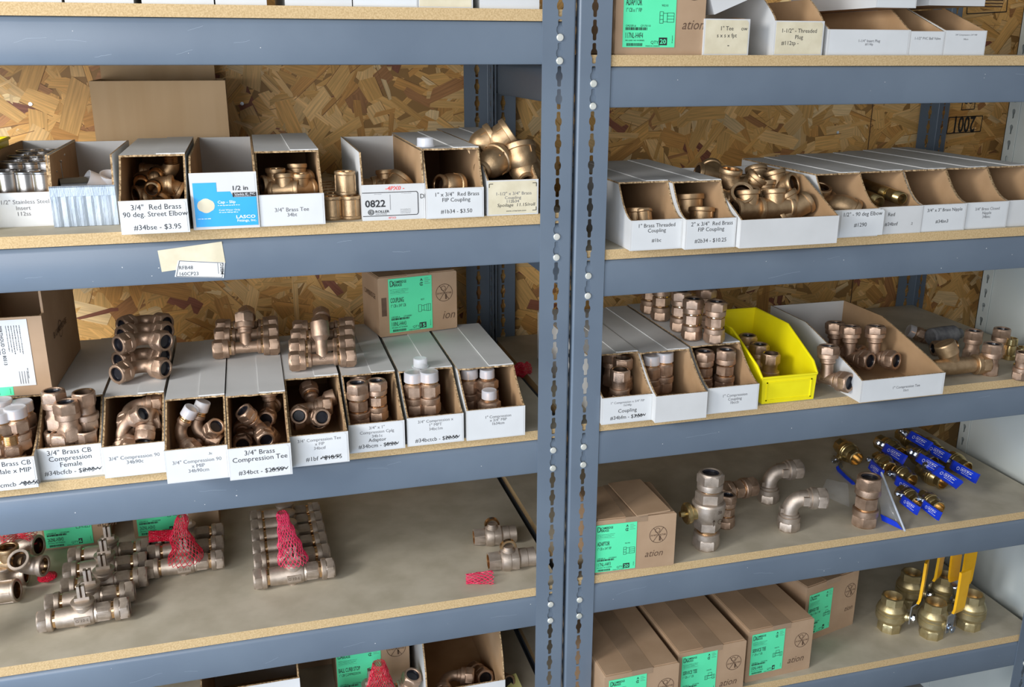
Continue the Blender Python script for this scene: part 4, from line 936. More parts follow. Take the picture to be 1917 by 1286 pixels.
# elbows: legs along -z and +x from the corner at the origin
def elbow(key, r, leg, m='bronze', cap=False, big=False):
    ln = leg * .46; rb = r * (.72 if big else .62); b = leg - ln; R_ = b * .72
    pts = [(0, 0, -b - .002), (0, 0, -b * .9), (0, 0, -R_)]
    for k in range(1, 8):
        a = pi / 2 * k / 8; pts.append((R_ - R_ * cos(a), 0, -R_ + R_ * sin(a)))
    pts += [(R_, 0, 0), (b * .9, 0, 0), (b + .002, 0, 0)]
    mb = MB(); rr = [rb] * len(pts); mb.sweep(pts, rr, m, 22)
    for q in ((T(0, 0, -b) @ aim((0, 0, 1))), (T(b, 0, 0) @ aim((-1, 0, 0)))): mb.lathe([(rb * 1.02, -.002), (rb * 1.16, -.001), (rb * 1.2, .003), (rb * 1.2, .006), (rb * 1.0, .008)], m, q, 22)
    if big: mb.box(-rb * 1.25, -rb * .2, -.010, .010, -R_ - .004, -R_ + .008, m); mb.box(R_ - .008, R_ + .010, -rb * 1.15, rb * 1.15, -.012, .012, m)
    parts = [('body', mb.mesh('body'), None, []), nut_parts(r, ln, T(0, 0, -b) @ aim((0, 0, -1)), m)]
    for q in (aim((0, 0, -1)), aim((1, 0, 0))): parts.append(('machined_band', band_mesh(rb * 1.12, b - .004, b + .0005), q, []))
    if cap:
        mb = MB(); rt = r * .72; pr = [(rt, 0)]
        for i in range(6): pr += [(rt * .93, ln * .9 * (i + .1) / 6), (rt, ln * .9 * (i + .6) / 6)]
        pr += [(rt * .85, ln * .92)]; mb.lathe(pr, 'thread', T(b, 0, 0) @ aim((1, 0, 0)), 24); parts.append(('thread', mb.mesh('thread'), None, []))
        c = MB(); c.lathe([(rt * 1.06, ln * .35), (rt * 1.12, ln * .36), (rt * 1.1, ln * 1.0), (rt * 1.03, ln * 1.06), (rt * .4, ln * 1.07)], 'cap', T(b, 0, 0) @ aim((1, 0, 0)), 24); parts.append(('thread_cap', c.mesh('thread_cap'), None, []))
    else: parts.append(nut_parts(r, ln, T(b, 0, 0) @ aim((1, 0, 0)), m))
    proto(key, 'compression_elbow', 'pipe fitting', parts)
elbow('elb', .0185, .064); elbow('elbcap', .0185, .062, cap=True); elbow('elbbig', .0290, .092, big=True, m='dull_bronze'); elbow('elbtop', .0195, .060)
# threaded red brass: beaded bands, ribs
def bead(r, z0, z1, rin):  # open beaded end pointing +z: returns profile tail
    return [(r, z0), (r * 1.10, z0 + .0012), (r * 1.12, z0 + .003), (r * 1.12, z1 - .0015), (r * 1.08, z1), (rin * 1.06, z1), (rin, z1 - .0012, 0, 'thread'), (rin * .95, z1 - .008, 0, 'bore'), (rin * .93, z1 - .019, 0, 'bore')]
def coup(key, r, L, m='bronze_dark'):
    mb = MB(); h = L / 2; rin = r * .80
    mb.lathe([(rin * .93, .001, 0, 'bore'), (rin * .95, -h + .008, 0, 'thread'), (rin, -h + .001, 0, 'thread'), (rin * 1.06, -h), (r * 1.08, -h), (r * 1.12, -h + .0015), (r * 1.12, -h + .005), (r * 1.02, -h + .0065)] + bead(r, h - .0065, h, rin), m, None, 26, False)
    for k in range(4):
        mb.box(r * .95, r * 1.09, -.0013, .0013, -h + .006, h - .006, m, Matrix.Rotation(pi / 2 * k + .3, 4, 'Z'))
    text(mb, 'WATTS', 0, h - .0042, .0035, 'bore', y=-r * 1.125)
    proto(key, 'threaded_coupling', 'pipe fitting', [('body', mb.mesh('body'), None, [])])
coup('coup34', .0162, .040)
def bell(key, r1, r2, L, m='bronze_dark'):
    mb = MB(); h = L / 2; rin = r1 * .82; ri2 = r2 * .78
    mb.lathe([(ri2 * .92, -h + .024, 0, 'bore'), (ri2 * .94, -h + .010, 0, 'thread'), (ri2, -h + .001, 0, 'thread'), (ri2 * 1.08, -h), (r2 * 1.08, -h), (r2 * 1.12, -h + .002), (r2 * 1.12, -h + .006), (r2 * 1.02, -h + .008), (r2 * 1.05, -h + .010), (r2 * 1.2, -h + .0125), (r1 * .74, -h + L * .25), (r1 * .85, -h + L * .31), (r1 * .94, -h + L * .40), (r1 * .99, -h + L * .50), (r1, -h + L * .62)] + bead(r1, h - L * .2, h, rin), m, None, 30, False)
    for k in range(4): mb.box(r1 * .93, r1 * 1.06, -.0016, .0016, -h + L * .60, h - .008, m, Matrix.Rotation(pi / 2 * k + .5, 4, 'Z'))
    proto(key, 'bell_reducer', 'pipe fitting', [('body', mb.mesh('body'), None, [])])
bell('bell', .0290, .0165, .060); bell('bell2', .0230, .0160, .046)
def ttee(key, r, L, B, m='bronze_dark'):
    mb = MB(); h = L / 2; rin = r * .80
    both = [(rin * .93, -h + .019, 0, 'bore'), (rin * .95, -h + .008, 0, 'bore'), (rin, -h + .001, 0, 'thread'), (rin * 1.06, -h), (r * 1.08, -h), (r * 1.12, -h + .0015), (r * 1.12, -h + .006), (r * 1.0, -h + .008)]
    mb.lathe(both + [(r * .97, 0)] + bead(r, h - .008, h, rin), m, aim((1, 0, 0)), 26, False)
    mb.lathe([(r * .9, 0), (r * .98, B * .5)] + bead(r, B - .008, B, rin), m, None, 26, False)
    proto(key, 'threaded_tee', 'pipe fitting', [('body', mb.mesh('body'), None, [])])
ttee('ttee', .0165, .058, .030); ttee('ttee34', .0150, .050, .027)
def telb(key, r, leg, m='bronze_dark', street=False):
    mb = MB(); rin = r * .80; b = leg * .6; R_ = b
    pts = [(0, 0, -leg * .62), (0, 0, -R_)] + [(R_ - R_ * cos(pi / 2 * k / 8), 0, -R_ + R_ * sin(pi / 2 * k / 8)) for k in range(1, 8)] + [(R_, 0, 0), (leg * .62, 0, 0)]
    mb.sweep(pts, r * .97, m, 22, None, False)
    mb.lathe([(r * .9, leg * .4)] + bead(r, leg * .72, leg, rin), m, aim((1, 0, 0)), 24, False)
    if street:
        q = r * .84; pr = [(q, leg * .3)]
        for i in range(6): pr += [(q * .94, leg * (.6 + .1 * i), 0, 'thread'), (q, leg * (.65 + .1 * i), 0, 'thread')]
        mb.lathe(pr + [(q * .8, leg * 1.22), (q * .77, leg * 1.18, 0, 'bore'), (q * .75, leg * .5, 0, 'bore')], m, aim((0, 0, -1)), 24, False)
    else: mb.lathe([(r * .9, leg * .4)] + bead(r, leg * .72, leg, rin), m, aim((0, 0, -1)), 24, False)
    proto(key, 'threaded_elbow', 'pipe fitting', [('body', mb.mesh('body'), None, [])])
telb('telb', .0165, .030); telb('street', .0150, .030, street=True); telb('telbbig', .0240, .042)
def nipple(key, r, L, m='brass'):
    mb = MB(); h = L / 2; tl = min(.018, L * .4); pr = [(.0004, -h + .02, 0, 'bore'), (r * .78, -h + .02, 0, 'bore'), (r * .8, -h), (r * .9, -h)]
    for i in range(6): pr += [(r * .92, -h + tl * (i + .2) / 6), (r * .99, -h + tl * (i + .6) / 6)]
    pr += [(r, -h + tl), (r, h - tl)]
    for i in range(6): pr += [(r * .99, h - tl + tl * (i + .3) / 6), (r * .92, h - tl + tl * (i + .8) / 6)]
    pr += [(r * .9, h), (r * .8, h), (r * .78, h - .02, 0, 'bore'), (.0004, h - .02, 0, 'bore')]
    mb.lathe(pr, m, None, 22); proto(key, 'pipe_nipple', 'pipe fitting', [('body', mb.mesh('body'), None, [])])
nipple('nip', .0133, .125)
def insert(key, r, L):
    mb = MB(); h = L / 2; mb.lathe([(.0004, -h + .01, 0, 'bore'), (r * .93, -h + .01), (r * .93, -h), (r, -h), (r, h - .004), (r * 1.06, h - .003), (r * 1.07, h - .001), (r * 1.03, h), (r * .93, h), (r * .91, h - .02, 0, 'bore'), (.0004, h - .02, 0, 'bore')], 'stainless', None, 28)
    proto(key, 'pipe_insert', 'pipe insert', [('body', mb.mesh('body'), None, [])])
insert('insert', .0195, .056)
# curb stop: body along x, stem up (+z)
def curb(key, r, L, m='dull_bronze', stem=True):
    ln = L * .17; h = L / 2 - ln; rb = r * .86; X = aim((1, 0, 0))
    mb = MB(); mb.lathe([(r * .70, -h - .003), (r * .70, -h + .004), (r * .84, -h + .005), (rb, -h + .012), (rb * 1.03, -h * .35), (rb * 1.13, -h * .15), (rb * 1.13, h * .2), (rb * 1.08, h * .32), (rb * .98, h * .36), (rb * 1.02, h * .42), (rb * .95, h * .46, 6), (rb * .95, h - .009, 6), (r * .80, h - .006), (r * .70, h - .004), (r * .70, h + .003)], m, X, 28)
    mb.lathe([(r * .30, -rb * 1.1), (r * .42, -rb * 1.1 - .003), (r * .42, -rb * .8), (r * .3, -rb * .7)], m, T(-.004, 0, -.0), 14)
    mb.box(-.016, .012, -rb * 1.16, -rb * .9, -.008, .007, m)
    parts = [('body', mb.mesh('body'), None, []), nut_parts(r, ln, T(h, 0, 0) @ X, m), nut_parts(r, ln, T(-h, 0, 0) @ aim((-1, 0, 0)), m)]
    parts += [('machined_band', band_mesh(r * .76, h - .0045, h + .0005), q, []) for q in (X, aim((-1, 0, 0)))]
    mb = MB(); mb.lathe([(r * .8, rb * .6), (r * .82, rb * 1.15), (r * .72, rb * 1.3), (r * .95, rb * 1.36), (r * .98, rb * 1.62), (r * .80, rb * 1.72), (r * .5, rb * 1.75)], m, None, 24); parts.append(('bonnet', mb.mesh('bonnet'), None, []))
    if stem:
        mb = MB(); z0 = rb * 1.7; z1 = z0 + r * 1.45
        for x in (-1, 1): mb.box(x * .0045 - .0026, x * .0045 + .0026, -.0055, .0055, z0, z1, m)
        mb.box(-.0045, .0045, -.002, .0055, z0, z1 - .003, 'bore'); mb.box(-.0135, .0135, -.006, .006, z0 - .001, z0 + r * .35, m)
        parts.append(('operating_tee', mb.mesh('operating_tee', False), None, []))
    t = MB(); text(t, 'G 10-E', -.002, .0, .0085, 'bore', y=-rb * 1.165); parts.append(('cast_mark', t.mesh('cast_mark', False), None, []))
    proto(key, 'curb_stop_valve', 'valve', parts)
curb('curb', .0222, .166); curb('curb1', .0215, .160, stem=False)
# plain female ball valve body along x with ring stem
def ball2(key):
    m = 'dull_bronze'; X = aim((1, 0, 0)); r = .0205
    mb = MB(); mb.lathe([(.0004, -.028, 0, 'bore'), (.0125, -.028, 0, 'thread'), (.0135, -.045, 0, 'thread'), (.0145, -.046), (.0165, -.046, 6), (.0175, -.024, 6), (.0175, -.022), (.021, -.019), (.0225, -.012), (.0225, -.004), (.0215, -.003), (.021, .006, 6), (.021, .012, 6), (.0195, .014), (.0185, .016), (.0185, .030), (.0175, .031), (.0185, .046), (.014, .046), (.013, .034, 0, 'bore')], m, X, 28)
    mb.lathe([(.013, 0), (.0135, .022), (.010, .026), (.010, .029)], m, T(-.006, 0, 0), 18)
    st = MB(); 
    for i in range(10):
        a0 = pi * i / 10; a1 = pi * (i + 1) / 10
        for yy in (-.004,): st.prism([(-.006 + q * cos(a), .026 + q * sin(a)) for q, a in ((.012, a0), (.0165, a0), (.0165, a1), (.012, a1))], -.004, .004, 'y', 'machined')
    proto(key, 'ball_valve', 'valve', [('body', mb.mesh('body'), None, []), ('lock_wing', st.mesh('lock_wing', False), None, [])])
ball2('ball2')
telb('telbd', .0170, .032, 'dull_bronze'); coup('coupd', .0180, .044, 'dull_bronze')
# lever ball valve: axis x, stem -y (towards viewer by default) and lever
def lever(key, r, L, mat, hl, hw, vin, ang=0.0, two_sided=False):
    X = aim((1, 0, 0)); h = L / 2; mb = MB(); R_ = r * 1.32
    mb.lathe([(.0004, -h + .018, 0, 'bore'), (r * .74, -h + .018, 0, 'thread'), (r * .80, -h, 0, 'thread'), (r * .86, -h), (r * .97, -h, 8), (r * .97, -h + L * .20, 8), (r * .95, -h + L * .24), (R_ * .9, -h + L * .30), (R_, -h + L * .38), (R_, -h + L * .52), (R_ * .96, -h + L * .53), (R_ * .99, -h + L * .56), (R_ * .99, -h + L * .60), (R_ * .92, -h + L * .62), (R_ * .95, -h + L * .65), (R_ * .85, -h + L * .74), (r * .93, -h + L * .79, 8), (r * .93, h - .001, 8), (r * .86, h), (r * .80, h), (r * .74, h - .018, 0, 'thread'), (.0004, h - .018, 0, 'bore')], mat, X, 32)
    mb.lathe([(r * .45, 0), (r * .45, R_ + .003), (r * .36, R_ + .004), (r * .36, R_ + .009)], mat, aim((0, -1, 0)), 16)
    st = MB(); st.lathe([(r * .20, R_ + .003), (r * .20, R_ + .020)], 'chrome', aim((0, -1, 0)), 12); st.lathe([(r * .33, R_ + .014, 6), (r * .33, R_ + .019, 6)], 'chrome', aim((0, -1, 0)), 12)
    y0 = -R_ - .009; hd = MB(); A = Matrix.Rotation(ang, 4, 'Y')
    def strip(pts, w0, w1, t, m):  # pts (x, y) centreline, widths interpolate
        n = len(pts); vs = []
        for i, (x, y) in enumerate(pts):
            w = (w0 + (w1 - w0) * i / (n - 1)) / 2
            vs += [(x, y - t / 2, -w), (x, y - t / 2, w), (x, y + t / 2, w), (x, y + t / 2, -w)]
        fs = [(0, 1, 2, 3), tuple(4 * (n - 1) + k for k in (3, 2, 1, 0))]
        for i in range(n - 1):
            for k in range(4): fs.append((4 * i + k, 4 * i + 4 + k, 4 * i + 4 + (k + 1) % 4, 4 * i + (k + 1) % 4))
        hd.add(vs, fs, m, A)
    strip([(-r * .45, y0), (r * .5, y0), (hl * .22, y0 - .001), (hl * .32, y0 - .014), (hl * .40, y0 - .017)], r * .85, hw * .8, .003, 'chrome')
    lever_me = hd.mesh('lever', False)
    hd = MB(); strip([(hl * .31, y0 - .013), (hl * .38, y0 - .0165), (hl * .7, y0 - .018), (hl * .97, y0 - .018), (hl, y0 - .018)], hw * .9, hw, .0062, vin)
    sleeve = hd.mesh('sleeve', False)
    sub = [('sleeve', sleeve)]
    if vin == 'blue_vinyl':
        t = MB(); ring(t, -.017, 0, .0036, .0009, 'white_ink', n=12)
        for b_ in ((-.010, .0052, .020, .0052), (-.010, -.0010, .012, -.0010), (-.010, .0052, -.010, -.0010)): bar(t, *b_, .0006, 'white_ink')
        fine(t, -.008, .0021, .026, .0042, 'white_ink'); fine(t, -.006, -.0045, .028, .0020, 'white_ink')
        for v in range(len(t.v)):
            x, y, z = t.v[v]; q = A @ V((x + hl * .70, y0 - .0213, z)); t.v[v] = tuple(q)
        sub.append(('lettering', t.mesh('lettering', False)))
    proto(key, 'lever_ball_valve', 'valve', [('body', mb.mesh('body'), None, []), ('stem', st.mesh('stem'), None, []), ('lever', lever_me, None, sub)])
lever('blue', .0165, .070, 'brass', .105, .021, 'blue_vinyl', 0.0)
lever('blue_side', .0165, .070, 'brass', .100, .022, 'blue_vinyl', rad(-60))
lever('yel', .0275, .094, 'pale_brass', .165, .037, 'yellow_vinyl', rad(0))
# pressure regulator style valve, standing
def tallvalve():
    r = .0275; m = 'dull_bronze'; mb = MB()
    mb.lathe([(r * .72, -.050), (r * .74, -.044), (r * .9, -.040, 6), (r * .9, -.022, 6), (r * 1.1, -.016), (r * 1.25, -.004), (r * 1.3, .010), (r * 1.3, .020), (r * 1.22, .024), (r * .95, .026, 6), (r * .95, .046, 6), (r * .78, .049), (r * .74, .054)], m, None, 32)
    ps = [('body', mb.mesh('body'), None, []), nut_parts(r, .040, T(0, 0, .052), m), nut_parts(r, .040, T(0, 0, -.048) @ aim((0, 0, -1)), m)]
    ps += [('machined_band', band_mesh(r * .80, .046, .053), None, []), ('machined_band', band_mesh(r * .80, -.050, -.043), None, [])]
    mb = MB(); mb.lathe([(.016, .02), (.016, .040), (.015, .042), (.022, .043), (.0235, .046), (.0235, .052), (.020, .055), (.007, .056), (.006, .066)], 'brass', aim((-1, .15, 0)), 22); ps.append(('side_plug', mb.mesh('side_plug'), None, []))
    t = MB()
    for q in ((-.010, -.018, -.010, -.004), (-.010, -.004, -.013, -.008), (-.010, -.004, -.007, -.008)): bar(t, *q, .0016, 'bore', -r * 1.31)
    ring(t, .006, -.010, .006, .0012, 'bore', -r * 1.31, 14); text(t, '28', .004, .012, .010, 'bore', y=-r * 1.32)
    ps.append(('cast_mark', t.mesh('cast_mark', False), None, []))
    proto('tall', 'check_valve', 'valve', ps)
tallvalve()
def yvalve():
    m = 'bronze_dark'; mb = MB(); r = .0215
    mb.lathe([(r * .7, -.055), (r * .8, -.050), (r * .85, -.03), (r * .92, 0), (r * .85, .03), (r * .8, .046), (r * .7, .05)], m, aim((1, 0, 0)), 26)
    mb.lathe([(r * .7, 0), (r * .85, .022), (r * 1.05, .030), (r * 1.08, .055), (r * 1.0, .058), (r * .3, .060)], m, aim((-.45, 0, 1)), 26)
    proto('wye', 'compression_wye', 'pipe fitting', [('body', mb.mesh('body'), None, []), nut_parts(.023, .034, T(.048, 0, 0) @ aim((1, 0, 0)), m)])
yvalve()

def put(key, p, label, rot=None, group=None, s=1.0, cat=None):
    name, c, parts = PROTO[key]
    R_ = rot if rot is not None else Matrix.Identity(4)
    root = empty(name, p, label, cat or c, group, R_)
    if s != 1.0: root.scale = (s, s, s)
    for (pn, me, X, subs) in parts:
        o = bpy.data.objects.new(pn, me); COL.objects.link(o); o.parent = root
        if X is not None:
            o.location = X.to_translation(); o.rotation_euler = X.to_euler()
        for sb in subs:
            q = bpy.data.objects.new(sb[0], sb[1]); COL.objects.link(q); q.parent = o
    return root
BOUNDS = {}
def bounds(key, R_, s=1.0):
    pts = []
    for (pn, me, X, subs) in PROTO[key][2]:
        for v in me.vertices: pts.append(R_ @ ((X @ v.co) if X is not None else v.co) * s)
    return [min(p[i] for p in pts) for i in range(3)], [max(p[i] for p in pts) for i in range(3)]
def put_in(key, px, py, Y, label, rot, group=None, s=1.0):
    """a fitting inside a bin: found where the pixel ray meets depth Y, then kept clear of the bin's floor, front and side walls"""
    lo, hi = bounds(key, rot, s); p = at(px, py, Y=Y); best = None
    for (b, w, d, h, yo) in BINS:
        l = b.location
        if abs(p.x - l.x) < w / 2 + .01 and l.y - .02 < p.y < l.y + d and l.z - .03 < p.z < l.z + h + .08:
            if best is None or abs(p.x - l.x) < abs(p.x - best[0].location.x): best = (b, w, h, yo)
    if best:
        l, w = best[0].location, best[1]
        Y = max(Y, l.y + .005 - lo[1]); p = at(px, py, Y=Y)
        if hi[0] - lo[0] > w - .008: p.x = l.x - (hi[0] + lo[0]) / 2
        else: p.x = min(max(p.x, l.x - w / 2 + .004 - lo[0]), l.x + w / 2 - .004 - hi[0])
        if p.y + hi[1] > l.y + best[3]: p.z = min(p.z, l.z + best[2] - .005 - hi[2])
        p.z = max(p.z, l.z + .004 - lo[2])
    return put(key, p, label, rot, group, s)
def ez(x=0, y=0, z=0): return Euler((rad(x), rad(y), rad(z))).to_matrix().to_4x4()
# ================================================================= what lies on the shelves and in the bins
spin = lambda: ez(0, 0, RNG.uniform(0, 60))
# ---- L2: stainless inserts
D = DL[1]; G = 'stainless inserts in the leftmost bin'
for i, (px, py, Y) in enumerate(((14, 352, .13), (52, 352, .135), (84, 352, .135), (30, 334, .175), (64, 333, .18), (93, 332, .18), (44, 322, .22), (76, 320, .225), (100, 319, .225), (60, 312, .265), (88, 311, .27))):
    p = at(px, py + 2, Y=Y)
    put('insert', p, ('shiny stainless pipe insert in the front row of the leftmost bin', 'shiny stainless pipe insert behind the front row of the leftmost bin')[i > 2], group=G if i < 3 else G + ', rear rows', s=1.1)
# white fittings in the duct taped bin
D = DL[1]
for i, (px, py, Y) in enumerate(((180, 345, .15), (207, 344, .16))):
    mb = MB(); mb.lathe([(.016, -.018), (.018, -.017), (.0185, .0), (.0185, .018), (.0165, .018), (.0160, -.01), (.0004, -.0105)], 'white_clean', None, 24)
    o = link('pvc_fitting', mb.mesh('pvc_fitting'), None, at(px, py, Y=Y)); o.rotation_euler = (rad(20), rad(-60 + 70 * i), 0)
    tag(o, ('white plastic pipe cap tipped left in the duct taped bin', 'white plastic pipe cap tipped right in the duct taped bin')[i], 'pvc fitting')
for i, (px, py, Y) in enumerate(((146, 347, .15),)):
    put('insert', at(px, py + 6, Y=Y), 'steel insert lying in the duct taped bin', aim((1, .3, 0)))
# street elbows
for px, py, Y, R_, lb, k in ((291, 346, .035, aim((.1, 1, .1), (1, 0, 0)), 'street elbow facing outward in the middle of the 90 deg. Street Elbow bin', 'street'), (322, 345, .05, aim((.5, .5, .8), (1, 0, -.5)), 'big shouldered street elbow at the right of the Street Elbow bin', 'telb'),
                         (263, 334, .09, aim((-.1, 1, .2), (1, .2, 0)), 'dark street elbow at the left of the Street Elbow bin', 'street'), (296, 322, .11, aim((.1, 1, .1), (-1, 0, 0)), 'dark street elbow at the back of the Street Elbow bin', 'street'), (322, 318, .11, aim((0, .1, -1), (-1, 0, 0)), 'upright street elbow end catching light in its bin', 'street'),
                         (300, 368, .06, aim((1, .2, .1)), 'street elbow lowest in the Street Elbow bin', 'telb'), (262, 362, .07, aim((1, .6, .1)), 'street elbow lying low at the left wall of its bin', 'telb')):
    put_in(k, px, py, Y + .035, lb, R_, 'street elbows in their bin', .95)
# brass tees in bin
for px, py, Y, R_, lb in ((512, 345, .06, aim((0, 0, 1), (1, .3, 0)), 'dark brass tee at the left of the 3/4" Brass Tee bin'), (558, 336, .08, aim((0, .1, 1), (.8, .6, 0)), 'brass tee at the top of the pile in the 3/4" Brass Tee bin'),
                          (533, 356, .04, aim((0, .2, 1), (1, -.3, 0)), 'brass tee in front in the 3/4" Brass Tee bin'), (567, 354, .05, aim((0, 0, 1), (1, .5, 0)), 'brass tee at the right wall of the 3/4" Brass Tee bin')):
    put_in('ttee34', px, py, Y, lb, R_, 'brass tees in the 3/4" Brass Tee bin')
# loose stacked couplings between the bins
for i, (px, py) in enumerate(((626, 413), (660, 412))):
    p = at(px, py, z=D); r0 = p
    for k in range(6):
        for lv in range(1):
            q = V((p.x + (.004 if k % 2 else 0), p.y + .0175 + k * .037, D + .020 + lv * .0402))
            put('coup34', q, ('brass coupling at the front left foot of the loose stack', 'brass coupling at the front right foot of the loose stack')[i] if k == 0 else 'brass coupling in the rows behind the front of the loose stack',
                ez(0, 0, (10, 50, 80, 20, 60, 5)[k]), None if k == 0 else 'loose threaded couplings behind the front pair')
p = at(649, 368, Y=.035); put('coup34', V((p.x, .046, D + .0605)), 'brass coupling standing alone on top of the loose stack, between two bins', ez(0, 0, -25))
# 0822 bin
for px, py, Y, R_, k, lb in ((700, 350, .10, aim((.3, 1, 0), (1, 0, 0)), 'ttee34', 'dark brass tee low in the 0822 bin'), (722, 347, .10, aim((0, .2, 1), (1, 0, 0)), 'ttee34', 'brass tee in the middle of the 0822 bin'), (750, 352, .08, aim((.6, .3, .6)), 'bell2', 'brass reducer at the right of the 0822 bin')):
    put_in(k, px, py, Y, lb, R_)
# 1b34 bin
put_in('bell2', 840, 348, .05, 'bell shaped reducer tipped on its side in the 1" x 3/4" bin', aim((1, .45, -.25)))
mb = MB(); mb.lathe([(.0165, 0), (.0165, .001), (.0145, .0012), (.0142, .014), (.0130, .0152), (.0004, .0154)], 'cap', None, 24)
p = at(796, 274, z=DL[1] + .1186); o = link('thread_protector', mb.mesh('thread_protector'), None, p); tag(o, 'clear plastic thread cap left on top of the #1b34 bin', 'thread protector')
# big bells
for px, py, Y, R_, s, lb in ((918, 307, .055, aim((.75, .55, .35)), 1.0, 'large bell coupling at the front left of the heap, small open end towards us'), (978, 300, .055, aim((-.12, .5, 1)), 1.0, 'large bell coupling at the front right of the heap, small end pointing down'),
                             (902, 272, .10, aim((.9, -.1, .5)), .85, 'bell coupling with raised lettering at the upper left of the heap'), (934, 264, .085, aim((.8, -.15, .55)), 1.0, 'bell coupling tipped on the very top of the heap, wide mouth right'),
                             (948, 290, .13, aim((0, 0, 1)), 1.0, 'bell coupling buried at the back of the heap'), (985, 325, .05, aim((.1, .8, .4)), .8, 'bell coupling low at the right of the heap')):
    put('bell', at(px, py, Y=Y), lb, R_, 'large bell couplings heaped in the last bin', .94)
# ---- L3 stacks on top of bins
Z3 = top3 = DL[2] + .1184
G = 'compression elbows stacked on the bins'
zz = Z3 + .0200
p0 = at(262, 698, z=zz)
el = 'elbtop'
# each elbow lies flat with both open ends towards the front: corner at the back
flat = lambda a: aim((0, 0, 0 + 1), (1, 0, 0))
def flat_elbow(c, ang, key='elbtop'):
    # local legs: -z and +x ; map -z -> front-left, +x -> front-right
    d1 = V((cos(ang + pi * 1.25), sin(ang + pi * 1.25), 0)); d2 = V((cos(ang + pi * 1.75), sin(ang + pi * 1.75), 0))
    return aim(-d1, d2)
for i, (px, py, hz, lb) in enumerate(((262, 683, .0195, 'bronze elbow at the bottom front of the elbow stack'), (266, 660, .0195, 'bronze elbow at the bottom rear of the elbow stack'), (270, 631, .058, 'bronze elbow at the front of the upper pair in the elbow stack'),
                                   (272, 614, .058, 'bronze elbow in the shaded upper rear of the elbow stack'), (274, 598, .062, 'dark bronze elbow hindmost at the top of the elbow stack'))):
    p = at(px, py, z=Z3 + hz + .001)
    put(el, p, lb, flat_elbow(p, rad((8, 4, 0, 3, 0)[i])), G)
# tees on bins, two groups
G = 'compression tees lying on the bins'
for px, py, key, lb, dz in ((461, 650, 'tee34', 'bronze compression tee at the front of the left tee group', 0), (462, 627, 'tee34', 'bronze compression tee in the middle of the left tee group', 0), (463, 611, 'tee34', 'bronze compression tee at the back of the left tee group', 0),
                            (604, 672, 'tee34r', 'bronze tee with plain threaded branch at the front of the right tee group', 0), (603, 648, 'tee34', 'bronze tee behind the front one of the right tee group', 0), (604, 629, 'tee34', 'bronze tee third from the front of the right tee group', 0), (606, 613, 'tee34', 'bronze tee at the back of the right tee group', 0)):
    p = at(px, py, z=Z3 + .0190)
    put(key, p, lb, aim((0, .42, .9) if py not in (627, 611, 648, 629, 613) else (0, .98, .2), (1, .02, 0)), G)
